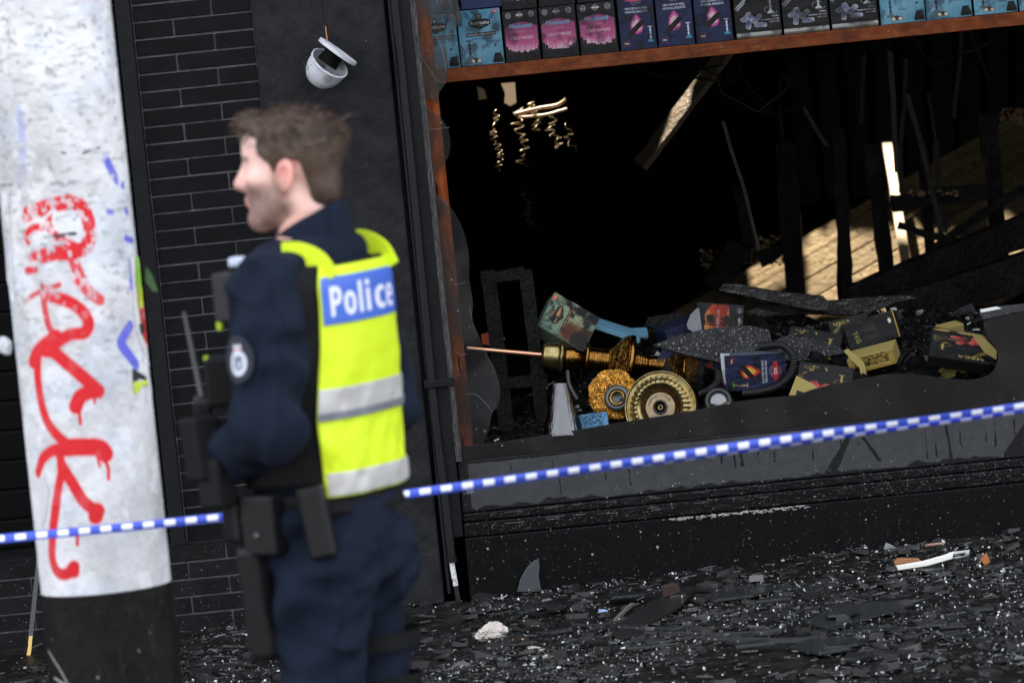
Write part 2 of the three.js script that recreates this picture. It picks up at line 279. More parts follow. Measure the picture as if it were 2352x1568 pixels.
{
  const toRoof = (q) => q.clone().addScaledVector(SUN, (CEIL - q.y) / SUN.y);
  const ragged = (pts, seed) => { const out = [], r = rng(seed); pts.forEach((p, i) => { const q = pts[(i + 1) % pts.length]; for (let k = 0; k < 6; k++) out.push(new THREE.Vector2(mix(p.x, q.x, k / 6) + rr(-0.02, 0.02, r), -mix(p.z, q.z, k / 6) + rr(-0.02, 0.02, r))); }); return new THREE.Path(out); };
  const s = new THREE.Shape([[-0.45, 3.1], [5.2, 3.1], [5.2, 10.15], [-0.45, 10.15]].map((p) => new THREE.Vector2(...p)));
  const hole = (list, f, seed) => s.holes.push(ragged(list.map((p) => toRoof(f(...p))), seed));
  hole([[1836, 500], [1950, 492], [2090, 480], [2200, 520], [2190, 720], [1836, 720]], onSlope, 1);
  hole([[1662, 462], [1776, 440], [1782, 528], [1672, 534]], onSlope, 2);
  hole([[2268, 470], [2330, 462], [2352, 600], [2300, 605]], onSlope, 3);
  hole([[1700, 560], [1800, 545], [1812, 650], [1720, 655]], onSlope, 6);
  hole([[1530, 205], [1670, 195], [1650, 312], [1490, 312]], (a, b) => at(a, b, -4), 4);
  hole([[1120, 178], [1230, 170], [1310, 250], [1320, 330], [1130, 420]], (a, b) => at(a, b, -3.9), 5);
  const g = new THREE.ExtrudeGeometry(s, { depth: 0.03, bevelEnabled: false }); g.rotateX(-Math.PI / 2); g.translate(0, CEIL, 0); worldUV(g);
  part(shop, 'rear_roof', g, M.soot);
  // fallen lining boards lying on a slope where the sun reaches them
  const lining = thing('fallen_lining', 'sunlit tan lining boards fallen at a slope deep inside the shop', 'boards');
  const tan = canTex(256, 1024, (c, w, h) => { grainFill(c, w, h, [192, 172, 138], 30, 8, 61); const r = rng(62); for (let k = 0; k < 220; k++) { c.strokeStyle = rgb(90, 66, 40, 0.12 + 0.2 * r()); c.lineWidth = 1 + r() * 2; const x = r() * w; c.beginPath(); c.moveTo(x, r() * h); c.lineTo(x + rr(-8, 8, r), r() * h); c.stroke(); } speckle(c, w, h, 160, 63, { min: 1, max: 5, lo: 200, hi: 255, power: 3 }); speckle(c, w, h, 120, 64, { min: 1, max: 7, lo: 20, hi: 60, power: 3 }); }, true);
  const mats = [0.36, 0.31, 0.26].map((k) => std({ map: tan, color: lin(k, k * 0.97, k * 0.9), specularIntensity: 0.08, roughness: 0.8, bumpMap: rep(BUMP, 2), bumpScale: 0.004 }));
  const e1 = V(0, 1, 0).cross(SLOPE.n).normalize(), e2 = SLOPE.n.clone().cross(e1).normalize(); // across, up the slope
  const q = new THREE.Quaternion().setFromRotationMatrix(new THREE.Matrix4().makeBasis(e1, e2, SLOPE.n)).multiply(new THREE.Quaternion().setFromAxisAngle(V(0, 0, 1), -0.95));
  lining.position.copy(SLOPE.o); lining.quaternion.copy(q);
  for (let k = -2; k <= 5; k++) { const b = new RoundedBoxGeometry(0.108, 2.3, 0.02, 1, 0.004); worldUV(b, k * 0.37, k * 0.61, 1.6); const m = part(lining, 'board', b, mats[((k + 20) * 7) % 3]); m.position.set(k * 0.114, rr(-0.05, 0.05), rr(-0.012, 0.0) - 0.012); m.rotation.y = rr(-0.04, 0.04); }
  part(shop, 'inner_heap', rough(new THREE.BoxGeometry(5.2, 0.5, 5.5, 60, 4, 60).translate(2.3, 0.02, -5), 0.12, 2.5, 4), M.soot);
}
function charred(name, label, geo, mat = M.char, group = 'charred timbers inside the shop') { return solo(name, label, 'timber', rough(worldUV(geo), 0.012, 14, R() * 50), mat, group); }
{ // silhouettes between the window and the lit slope
  const z = -4.6, T = (x0, y0, x1, y1, w, h, lab, zz = z) => charred('charred_stud', lab, bar(at(x0, y0, zz), at(x1, y1, zz), w / PXM(zz), h));
  T(1925, 300, 1944, 700, 30, 0.08, 'charred upright post left of centre against the sunlit boards');
  T(2000, 330, 2046, 690, 34, 0.08, 'charred upright post beside the bright metal strip');
  T(2270, 260, 2300, 640, 40, 0.08, 'charred upright post at the far right of the sunlit gap');
  T(2120, 330, 2140, 600, 24, 0.06, 'thin charred upright behind the broken chair rail');
  T(1960, 690, 2420, 500, 70, 0.14, 'heavy charred beam sloping up to the right', -3.4);
  T(2040, 720, 2420, 600, 80, 0.12, 'second charred beam below the heavy sloping one', -2.6);
  T(1800, 330, 1830, 700, 46, 0.08, 'charred upright post next to the twin copper rods', -5.2);
  T(2050, 466, 2290, 438, 36, 0.05, 'charred horizontal rail across the sunlit gap', -4.4);
  T(2060, 520, 2230, 560, 16, 0.03, 'thin charred batten hanging aslant across the gap', -4.3);
  T(2140, 575, 2351, 430, 20, 0.03, 'thin charred batten slanting up to the right', -4.3);
  T(1700, 430, 1722, 560, 30, 0.05, 'short charred stump between the two dim patches', -5.3);
  T(1745, 600, 1830, 545, 34, 0.05, 'short charred batten over the lower left patch', -5.3);
  T(1640, 660, 1700, 560, 60, 0.1, 'charred stub on the left of the lit debris', -5.3);
  T(1790, 180, 1800, 420, 8, 0.02, 'thin charred wire-like strip hanging from the roof', -5.0);
  // pale strip and twin rods
  const zr = -4.5;
  const pale = std({ color: lin(0.42, 0.34, 0.22), roughness: 0.5 }), coppery = std({ color: lin(0.5, 0.26, 0.12), roughness: 0.35, metalness: 0.6 });
  const facing = (p0, p1, w, mat, name, lab) => { // a flat strip whose face looks up and out at the light
    const d = p1.clone().sub(p0), L = d.length(), n = V(0.1, 0.75, 0.65); n.addScaledVector(d.clone().normalize(), -n.dot(d.clone().normalize())).normalize();
    const g = new THREE.BoxGeometry(w, L, 0.012, 1, 12, 1); g.applyMatrix4(new THREE.Matrix4().makeBasis(d.clone().normalize().cross(n), d.clone().normalize(), n)); g.translate((p0.x + p1.x) / 2, (p0.y + p1.y) / 2, (p0.z + p1.z) / 2);
    return solo(name, lab, 'strip', rough(worldUV(g), 0.004, 9, R() * 9), mat);
  };
  facing(at(2088, 650, -5.9), at(2038, 330, -6.6), 22 / PXM(-6), pale, 'metal_strip', 'bright upright metal strip catching the sun inside the shop');
  facing(at(2165, 600, -5.9), at(2150, 330, -6.5), 14 / PXM(-6), std({ color: lin(0.1, 0.08, 0.05), roughness: 0.6 }), 'metal_strip', 'dull narrow upright strip right of the bright metal one');
  solo('copper_rod', 'thicker of the twin copper rods hanging in the dark interior', 'rod', cyl(at(1842, 668, -5.6), at(1802, 400, -6.2), 0.009), coppery);
  solo('copper_rod', 'thinner copper rod hanging right beside its thicker twin', 'rod', cyl(at(1834, 668, -5.4), at(1816, 405, -6.2), 0.006), std({ color: lin(0.55, 0.38, 0.22), roughness: 0.4, metalness: 0.4 }));
  // sparkling wet crumbs on the heap, where the sun reaches
  const sp = rng(71), pts = [];
  for (const [x0, y0, x1, y1, n, zz] of [[1700, 540, 1820, 610, 160, -5.6], [1610, 575, 1700, 625, 140, -5.6], [2090, 438, 2200, 450, 50, -4.38], [2300, 250, 2351, 285, 60, -6], [2290, 700, 2351, 780, 10, -3]]) for (let k = 0; k < n; k++) pts.push([at(mix(x0, x1, sp()), mix(y0, y1, sp()), zz + rr(-0.2, 0.2, sp)), rr(0.002, 0.009, sp)]);
  const im = new THREE.InstancedMesh(new THREE.IcosahedronGeometry(1, 1), std({ color: lin(0.35, 0.24, 0.12), roughness: 0.12 }), pts.length), mm = new THREE.Matrix4();
  pts.forEach(([p, s], i) => im.setMatrixAt(i, mm.compose(p, new THREE.Quaternion(), V(s, s * 0.7, s)))); im.name = 'molten_crumbs'; im.userData = { kind: 'stuff', label: 'wet melted crumbs glinting deep inside the shop', category: 'debris' }; scene.add(shade(im));
  // board hanging from the roof, partly in the sun
  { const a = at(1690, 90, -4), b = at(1470, 380, -4), d = b.clone().sub(a), L = d.length(); d.normalize(); const n = V(-0.66, 0.62, 0.43); n.addScaledVector(d, -n.dot(d)).normalize();
    const g = new THREE.BoxGeometry(0.095, L, 0.02, 4, 40, 1); g.applyMatrix4(new THREE.Matrix4().makeBasis(d.clone().cross(n), d, n)); g.translate((a.x + b.x) / 2, (a.y + b.y) / 2, (a.z + b.z) / 2);
    solo('hanging_board', 'scorched tan board hanging aslant below the shelf, half in sunlight', 'board', rough(worldUV(g), 0.005, 12, 3), std({ color: lin(0.4, 0.29, 0.17), roughness: 0.45, map: tx.mortar, bumpMap: rep(BUMP, 8), bumpScale: 0.004 })); }
  // torn ceiling ends and hanging wire coils
  const shiny = std({ color: lin(0.3, 0.22, 0.13), roughness: 0.3, metalness: 0.7 }), zc = -3.9;
  const coil = (px, y0, y1, rad, turns, thick, lab) => { const pts2 = [], r = rng(px); for (let k = 0; k <= turns * 10; k++) { const t = k / (turns * 10), p = at(px + 14 * t + 6 * Math.sin(t * 9 + px), mix(y0, y1, t), zc), a = t * turns * 6.283; p.x += rad * Math.cos(a + 2 * vnoise(t * 14, px, 1)) * (0.3 + 1.0 * vnoise(t * 17, px, 2)); p.y += 0.012 * (vnoise(t * 22, px, 3) - 0.5); p.z += rad * Math.sin(a); pts2.push(p); } solo('wire_coil', lab, 'wire', tube(pts2, thick * 0.5, turns * 24, 5), shiny, 'burnt wire coils hanging inside the shop'); };
  coil(1132, 255, 390, 0.012, 13, 0.0028, 'tight burnt wire coil hanging furthest left'); coil(1190, 250, 385, 0.02, 9, 0.003, 'tangled burnt wire coil left of the loose zigzag ones');
  coil(1222, 235, 300, 0.016, 9, 0.003, 'short burnt wire coil by the torn metal'); coil(1264, 265, 345, 0.016, 6, 0.003, 'loose zigzag wire hanging under the bent rods'); coil(1300, 285, 345, 0.01, 3, 0.002, 'last thin zigzag wire to the right'); coil(1205, 440, 520, 0.012, 8, 0.002, 'low dim wire coil below the others');
  solo('bent_rod', 'bent sunlit rod end sticking out below the shelf', 'rod', tube([at(1180, 262, zc), at(1240, 248, zc), at(1282, 240, zc), at(1300, 228, zc)], 0.006), std({ color: lin(0.55, 0.36, 0.2), roughness: 0.5 }));
  solo('bent_rod', 'second bent rod end just under the first one', 'rod', tube([at(1190, 270, zc), at(1250, 264, zc), at(1302, 250, zc)], 0.005), std({ color: lin(0.5, 0.32, 0.18), roughness: 0.5 }));
  const scrap = (pts2, lab) => { const g = plate(pts2.map(([x, y]) => { const p = at(x, y, zc); return [p.x, p.y]; }), 0.006), o = g.boundingBox ?? (g.computeBoundingBox(), g.boundingBox), cy = (o.min.y + o.max.y) / 2; g.translate(0, -cy, 0); g.rotateX(-0.65); g.translate(0, cy, zc); solo('torn_metal', lab, 'scrap', g, std({ color: lin(0.4, 0.29, 0.17), roughness: 0.6 })); };
  scrap([[1150, 186], [1182, 184], [1186, 240], [1172, 250], [1158, 240], [1160, 215]], 'larger torn sheet of bright metal under the shelf'); scrap([[1095, 195], [1112, 205], [1118, 228], [1100, 232]], 'smaller torn scrap of bright metal under the shelf');
}

{ // burnt strips, wires and boards hanging or leaning in the half dark
  const r = rng(401), dim = [0.007, 0.01, 0.014].map((v) => std({ color: lin(v, v * 0.92, v * 0.82), specularIntensity: 0.4, roughness: 0.6, bumpMap: rep(BUMP, 6), bumpScale: 0.004 }));
  for (let k = 0; k < 9; k++) { const z = rr(-5, -1.6, r), px = rr(1330, 2320, r), top = rr(120, 330, r), len = rr(90, 330, r), lean = rr(-60, 60, r) + len * 0.1, w = rr(3, 13, r); const g = rough(worldUV(bar(at(px, top - (px - 1300) * 0.1, z), at(px + lean, top + len - (px - 1300) * 0.1, z), w / PXM(z), 0.012)), 0.012, 7, k * 5); solo('hanging_strip', 'burnt strip hanging in the half dark of the shop', 'strip', g, dim[k % 3], 'burnt strips hanging inside the shop'); }
  for (let k = 0; k < 7; k++) { const z = rr(-4, -1.8, r), px = rr(1300, 2250, r), y0 = rr(140, 230, r) - (px - 1300) * 0.1, pts = []; for (let i = 0; i <= 6; i++) pts.push(at(px + i * rr(10, 34, r), y0 + 30 * Math.sin(i / 6 * 3.14) * (1 + k % 3) + rr(-8, 8, r), z + rr(-0.1, 0.1, r))); solo('sagging_cable', 'burnt cable sagging below the shop ceiling', 'cable', tube(pts, 0.004, 40, 6), dim[k % 3], 'burnt cables below the ceiling'); }
  const z = -6.5; for (let k = 0; k < 9; k++) { const g = rough(worldUV(bar(at(1860 + k * 62, 470 - k * 8, z - 0.4), at(1830 + k * 66, 130 - k * 12, z - 0.7), 0.085, 0.02)), 0.006, 5, k * 3); solo('scorched_board', 'scorched upright lining board at the back of the shop', 'board', g, dim[k % 2], 'scorched upright boards at the back'); }
}

// ---------------------------------------------------------------- shop window: jamb, timber, broken glass
const win = thing('shop_window', 'smashed shop window with jagged sooty glass left in its frame', 'window', [0, 0, 0]);
{
  part(win, 'metal_jamb', rbx(-0.25, -0.208, 0.2, 2.55, -0.1, 0.018, 0.003), M.frame);
  const flake = canTex(128, 1024, (c, w, h) => { grainFill(c, w, h, [70, 68, 66], 30, 8, 81); const r = rng(82); for (let k = 0; k < 1300; k++) { const v = 110 + 120 * r(); c.fillStyle = rgb(v, v, v * 0.98, 0.6); c.fillRect(r() * w * 0.8, r() * h, 1 + r() * 5, 2 + r() * 10); } speckle(c, w, h, 500, 83, { lo: 8, hi: 40, max: 5 }); });
  const g1 = bx(-0.2075, -0.189, 0.43, 2.55, -0.1, 0.0); { const uv = g1.attributes.uv, p = g1.attributes.position; for (let i = 0; i < uv.count; i++) uv.setXY(i, (p.getX(i) + 0.2075) / 0.02, (p.getY(i) - 0.43) / 2.1); }
  part(win, 'flaking_bead', g1, std({ map: flake, color: lin(0.5, 0.5, 0.5), roughness: 0.9 })).userData.label = 'glazing bead with flaking pale paint';
  const wood = canTex(128, 1024, (c, w, h) => { grainFill(c, w, h, [150, 74, 26], 34, 4, 84); const r = rng(85); for (let k = 0; k < 160; k++) { c.strokeStyle = rgb(40 + 60 * r(), 20 + 22 * r(), 8, 0.3); c.lineWidth = 1 + 3 * r(); const x = r() * w, y = r() * h; c.beginPath(); c.moveTo(x, y); c.lineTo(x + rr(-4, 4, r), y + 60 + r() * 260); c.stroke(); } c.fillStyle = rgb(12, 10, 9, 0.9); for (let k = 0; k < 26; k++) { c.beginPath(); c.ellipse(r() * w, r() * h, 3 + r() * 12, 4 + r() * 14, 0, 0, 7); c.fill(); } });
  const g2 = bx(-0.1885, -0.15, 0.43, 2.55, -0.12, -0.045); { const uv = g2.attributes.uv, p = g2.attributes.position; for (let i = 0; i < uv.count; i++) uv.setXY(i, (p.getX(i) + 0.1885) / 0.04, (p.getY(i) - 0.43) / 2.1); }
  part(win, 'timber_stud', g2, std({ map: wood, color: lin(0.7, 0.7, 0.7), specularIntensity: 0.3, roughness: 0.7 })).userData.label = 'orange scorched timber stud behind the broken glass';
  // soot film: greyish, smeared, speckled, uneven cover
  const film = (seed, base, lo, hi) => fin(new THREE.CanvasTexture(canvas(1024, 1024, (c, w, h) => {
    grainFill(c, w, h, base, 12, 14, seed); const r = rng(seed + 1);
    for (let k = 0; k < 700; k++) { c.strokeStyle = rgb(base[0] * (0.4 + r()), base[1] * (0.4 + r()), base[2] * (0.4 + r()), 0.4); c.lineWidth = 1 + r() * 3; const x = r() * w, y = r() * h; c.beginPath(); c.moveTo(x, y); c.lineTo(x + rr(-4, 4, r), y + r() * 120); c.stroke(); }
    speckle(c, w, h, 760, seed + 2, { min: 0.6, max: 2.6, lo: 120, hi: 250, power: 5 });
    const im = c.getImageData(0, 0, w, h), d = im.data; for (let j = 0; j < h; j++) for (let i = 0; i < w; i++) { const k = (j * w + i) * 4; d[k + 3] = d[k] > 110 ? 255 : 255 * mix(lo, hi, sstep(0.3, 0.7, fbm(i / w * 8, j / h * 8, seed + 5, 4, 8))); } c.putImageData(im, 0, 0);
  })), true, true);
  const clearish = phy({ map: film(91, [46, 46, 47], 0.16, 0.5), specularIntensity: 0.8, transparent: true, roughness: 0.12, side: THREE.DoubleSide });
  const sooty = phy({ map: film(95, [25, 23, 22], 0.86, 0.99), specularIntensity: 0.35, transparent: true, roughness: 0.3, side: THREE.DoubleSide });
  const pane = (pts, mat, z, lab) => { const g = plate(pts.map(([x, y]) => { const p = at(x, y, z); return [p.x, p.y]; }), 0.006, 0.0012); g.translate(0, 0, z); part(win, 'glass_pane', g, mat).userData.label = lab; };
  const sm = (pts, n = 6) => { const c = new THREE.CatmullRomCurve3(pts.map(([x, y]) => V(x, y, 0))); return c.getPoints(pts.length * n).map((p) => [p.x, p.y]); };
  const L = (y) => [952 + 0.0995 * y, y];
  pane([L(-40), [1000, -40], [1012, 18], [1017, 60], [1024, 110], [1029, 160], [1021, 193], [1008, 212], [1003, 240], [985, 225], L(215)], clearish, -0.03, 'hanging tongue of cracked glass over the blue cartons');
  pane([[1014, 30], [1000, -40], [1046, -40], [1052, 10], [1062, 42], [1046, 62], [1036, 98]], clearish, -0.032, 'loose glass triangle in front of the blue cartons');
  pane([L(240), ...sm([[985, 252], [1012, 272], [1030, 305], [1033, 340], [1022, 372], [1002, 395], [986, 414]]), L(428)], clearish, -0.03, 'rounded lobe of broken glass on the jamb');
  pane([L(440), ...sm([[990, 441], [1012, 455], [1045, 492], [1068, 545], [1076, 590], [1077, 640], [1085, 700], [1083, 735], [1094, 762], [1112, 802], [1135, 850], [1148, 900], [1141, 934], [1130, 947], [1121, 985], [1110, 1017]], 4), [1112, 1030], L(1062)], clearish, -0.03, 'long jagged sheet of sooty glass along the jamb');
  const low = [[1060, 1026], [1110, 1021], [1250, 1000], [1330, 987], [1480, 962], [1560, 950], [1650, 932], [1700, 922], [1760, 915], [1830, 908], [1870, 894], [1950, 876], [2050, 860], [2120, 862], [2180, 871], [2240, 872], [2275, 860], [2292, 835], [2290, 805], [2266, 765], [2262, 735], [2310, 716], [2480, 690]];
  const p0 = low.map(([x, y]) => at(x, y, -0.028)); const pts2 = [...sm(low, 3).map(([x, y]) => { const p = at(x, y, -0.028); return [p.x, p.y]; }), [3.2, 1.0], [3.2, 0.431], [-0.188, 0.431]];
  const gl = plate(pts2, 0.006, 0.0012); gl.translate(0, 0, -0.028); part(win, 'glass_pane', gl, sooty).userData.label = 'low band of soot-blackened glass along the sill';
  const tr = rng(5), vein = (pts3, r = 0.0009) => part(win, 'glass_crack', tube(pts3.map(([x, y]) => at(x, y, -0.0245)), r, 24, 5), std({ color: lin(0.09, 0.09, 0.095), roughness: 0.3 }));
  vein([[957, 108], [972, 138], [984, 156], [1006, 190]]); vein([[1000, 150], [1016, 190], [1024, 232]].map(([x, y]) => [x, y - 72])); vein([[984, 415], [1010, 320], [1033, 318]].map(([x, y], i) => [[960, 300], [1000, 296], [1032, 292]][i])); vein([[1070, 905], [1090, 905], [1118, 930], [1130, 945]]); vein([[1040, 652], [1056, 652], [1068, 648]]); vein([[1044, 806], [1060, 815], [1072, 812]]); vein([[1078, 706], [1084, 735]]);
}
// conduit clipped to the pillar edge
{
  const cd = thing('conduit', 'black conduit running down beside the pillar with a white lower end', 'conduit');
  const z = 0.03, pts = [[903, 0], [943, 371], [984, 805], [1003, 1000], [1022, 1150], [1036, 1280]].map(([x, y]) => at(x, y, z)); pts[0].y = 3; pts[0].x = pts[1].x - 0.004;
  part(cd, 'pipe', tube(pts, 0.0145, 60, 12), M.pipe);
  const e = [at(1036, 1288, z + 0.002), at(1046, 1345, z + 0.004), at(1054, 1392, z + 0.01)];
  part(cd, 'white_end', tube([e[0], e[0].clone().lerp(e[1], 0.5), e[1]], 0.0085, 10, 10), std({ map: canTex(64, 128, (c, w, h) => { grainFill(c, w, h, [205, 205, 202], 14, 4, 99); speckle(c, w, h, 90, 98, { lo: 10, hi: 60, max: 6 }); }), roughness: 0.6 }));
  part(cd, 'lower_stub', tube([e[1], e[1].clone().lerp(e[2], 0.5), e[2]], 0.0088, 8, 10), M.pipe);
  part(cd, 'collar', cyl(at(1035, 1278, z), at(1037, 1292, z + 0.002), 0.0175), M.frame);
  const b = at(990, 880, 0); part(cd, 'clip', rbx(b.x - 0.022, b.x + 0.07, b.y - 0.012, b.y + 0.014, 0.0185, 0.05, 0.004), M.frame);
  part(cd, 'second_pipe', cyl(V(-0.2795 + 0.012, 3, 0.012), V(-0.2675, 0.03, 0.012), 0.008), M.pipe);
}

// ---------------------------------------------------------------- shelf and cartons
{
  const wood = canTex(2048, 128, (c, w, h) => { grainFill(c, w, h, [142, 70, 26], 30, 6, 101); const r = rng(102); for (let k = 0; k < 260; k++) { c.strokeStyle = rgb(60 + 70 * r(), 26 + 30 * r(), 8, 0.25); c.lineWidth = 1 + 2 * r(); const x = r() * w, y = r() * h; c.beginPath(); c.moveTo(x, y); c.lineTo(x + 60 + r() * 300, y + rr(-4, 4, r)); c.stroke(); } for (let k = 0; k < 420; k++) { c.fillStyle = rgb(26, 14, 8, 0.1); const q = Math.floor(r() * 9) / 9 * w + (r() + r() - 1) * 90; c.fillRect(q, r() * h, 4 + r() * 36, 2 + r() * 30); } speckle(c, w, h, 60, 103, { min: 0.8, max: 3.5, lo: 140, hi: 240, power: 4 }); }, true);
  const sh = thing('display_shelf', 'scorched orange timber shelf carrying the row of charcoal cartons', 'shelf', [0, 0, 0]);
  const g = rbx(-0.2, 3.25, 1.585, 1.627, -0.55, -0.14, 0.003); { const uv = g.attributes.uv; for (let i = 0; i < uv.count; i++) uv.setXY(i, uv.getX(i) / 2, uv.getY(i) * 12); }
  part(sh, 'board', g, std({ map: wood, color: lin(0.4, 0.4, 0.4), specularIntensity: 0.3, roughness: 0.6 }));
  part(sh, 'bracket', bx(-0.18, -0.15, 1.35, 1.584, -0.5, -0.42), M.char); part(sh, 'bracket', bx(3.1, 3.13, 1.35, 1.584, -0.5, -0.2), M.char);
}
const grime = (c, w, h, seed, n = 40) => { speckle(c, w, h, n * 4, seed, { min: 0.6, max: 2.4, lo: 4, hi: 40, power: 3 }); speckle(c, w, h, n, seed + 1, { min: 0.6, max: 1.6, lo: 150, hi: 240, power: 4 }); };
const sootify = (c, w, h, seed, amt = 0.7) => { const im = c.getImageData(0, 0, w, h), d = im.data; for (let j = 0; j < h; j++) for (let i = 0; i < w; i++) { const k = (j * w + i) * 4, m = 1 - amt * sstep(0.48, 0.72, fbm(i / 90 + seed, j / 90, seed, 5)) - 0.25 * amt * fbm(i / 9, j / 30 + seed, 3, 2); d[k] *= m; d[k + 1] *= m; d[k + 2] *= m; } c.putImageData(im, 0, 0); };
const txt = (c, s, x, y, size, col, { font = 'sans-serif', bold = true, italic = false, w } = {}) => { c.font = `${italic ? 'italic ' : ''}${bold ? 'bold ' : ''}${size}px ${font}`; c.fillStyle = col; c.textAlign = 'center'; c.textBaseline = 'middle'; if (w) c.fillText(s, x, y, w); else c.fillText(s, x, y); };
const hookahIcon = (c, x, y, s, col, bcol = col) => { c.fillStyle = col; c.fillRect(x - s * 0.16, y - s, s * 0.32, s * 0.06); c.fillRect(x - s * 0.04, y - s, s * 0.08, s * 0.85); for (const t of [0.3, 0.55, 0.75]) { c.beginPath(); c.arc(x, y - s * t, s * 0.075, 0, 7); c.fill(); } c.fillStyle = bcol; c.beginPath(); c.moveTo(x - s * 0.1, y - s * 0.18); c.lineTo(x + s * 0.1, y - s * 0.18); c.lineTo(x + s * 0.24, y); c.lineTo(x - s * 0.24, y); c.fill(); };
function ecoFront(seed, burnt) {
  return canTex(400, 540, (c, w, h) => {
    const gr = c.createLinearGradient(0, 0, w, h); gr.addColorStop(0, rgb(74, 138, 166)); gr.addColorStop(0.35, rgb(98, 158, 188)); gr.addColorStop(0.6, rgb(120, 172, 196)); gr.addColorStop(1, rgb(76, 142, 164)); c.fillStyle = gr; c.fillRect(0, 0, w, h);
    c.strokeStyle = rgb(24, 52, 70, 0.85);
    const frond = (x, y, a, L) => { for (let k = 0; k < 26; k++) { const t = k / 26, px = x + Math.cos(a) * L * t, py = y + Math.sin(a) * L * t; for (const s of [-1, 1]) { c.lineWidth = 1.4; c.beginPath(); c.moveTo(px, py); c.lineTo(px + Math.cos(a + s * 0.9) * L * 0.22 * (1 - t * 0.6), py + Math.sin(a + s * 0.9) * L * 0.26 + 6); c.stroke(); } } };
    frond(60, 8, 0.9, 120); frond(20, 0, 1.5, 130); frond(345, 10, 1.5, 210); frond(350, 20, 2.2, 110); frond(120, 0, 0.6, 80);
    c.fillStyle = rgb(22, 22, 24); c.fillRect(96, 108, 208, 44); c.beginPath(); c.moveTo(120, 90); c.lineTo(280, 90); c.lineTo(286, 160); c.lineTo(240, 176); c.lineTo(200, 196); c.lineTo(160, 176); c.lineTo(114, 160); c.fill(); c.beginPath(); c.ellipse(198, 68, 26, 34, 0, 0, 7); c.fill();
    c.strokeStyle = rgb(225, 225, 220); c.lineWidth = 3; c.beginPath(); c.ellipse(198, 66, 16, 20, 0, 0, 7); c.stroke(); for (let k = 0; k < 7; k++) { c.beginPath(); c.arc(198 + rr(-9, 9), 66 + rr(-12, 12), 3, 0, 7); c.stroke(); }
    txt(c, 'EcoShisha', 200, 128, 40, rgb(232, 232, 226), { italic: true, w: 182 }); txt(c, 'Premium', 214, 152, 13, rgb(200, 200, 200), { bold: false });
    c.fillStyle = rgb(20, 20, 22); c.fillRect(62, 222, 286, 34); txt(c, 'Coconut Shell Charcoal Sticks', 205, 239, 22, rgb(232, 232, 228), { font: 'serif', w: 270 }); txt(c, 'Premium Quality', 205, 280, 24, rgb(36, 62, 86), { font: 'serif', w: 180 });
    c.fillStyle = rgb(188, 96, 96); c.beginPath(); c.ellipse(356, 24, 28, 20, 0, 0, 7); c.fill(); txt(c, '1KG', 356, 24, 18, rgb(240, 230, 225));
    hookahIcon(c, 88, 480, 190, rgb(44, 62, 84), rgb(90, 110, 120)); c.strokeStyle = rgb(44, 62, 84); c.lineWidth = 3; c.beginPath(); c.arc(62, 430, 34, 1.6, 4.4); c.stroke();
    c.fillStyle = rgb(70, 56, 44); c.beginPath(); c.ellipse(140, 488, 28, 24, 0, 0, 7); c.fill(); for (const x of [108, 170]) { c.fillStyle = rgb(74, 60, 48); c.beginPath(); c.ellipse(x, 496, 24, 22, 0, 0, 7); c.fill(); c.fillStyle = rgb(214, 206, 184); c.beginPath(); c.ellipse(x, 497, 18, 17, 0, 0, 7); c.fill(); }
    c.fillStyle = rgb(16, 16, 18); for (const [x, y, ww] of [[318, 434, 60], [310, 458, 76], [304, 482, 92], [298, 504, 100]]) c.fillRect(x, y, ww, 26);
    c.fillRect(322, 350, 22, 18);
    sootify(c, w, h, seed, burnt ? 0.9 : 0.4); grime(c, w, h, seed, 60);
    if (burnt) { for (let k = 0; k < 60; k++) { c.fillStyle = rgb(46 + 20 * R(), 30, 14, 0.16); c.beginPath(); c.ellipse(w * (0.05 + 0.4 * R()), h * (0.45 + 0.6 * R()), 40 + 60 * R(), 30 + 50 * R(), 0, 0, 7); c.fill(); } c.fillStyle = rgb(14, 12, 11, 0.95); c.beginPath(); c.ellipse(60, 470, 110, 120, 0, 0, 7); c.fill(); }
  });
}
const flame = (c, x, y, s, cols) => { for (const [k, col] of cols) { c.fillStyle = col; c.beginPath(); c.moveTo(x, y - s * 1.15 * k); c.bezierCurveTo(x + s * 0.9 * k, y - s * 0.4 * k, x + s * 0.8 * k, y + s * 0.7 * k, x, y + s * 0.75 * k); c.bezierCurveTo(x - s * 0.8 * k, y + s * 0.7 * k, x - s * 0.75 * k, y - s * 0.4 * k, x, y - s * 1.15 * k); c.fill(); } };
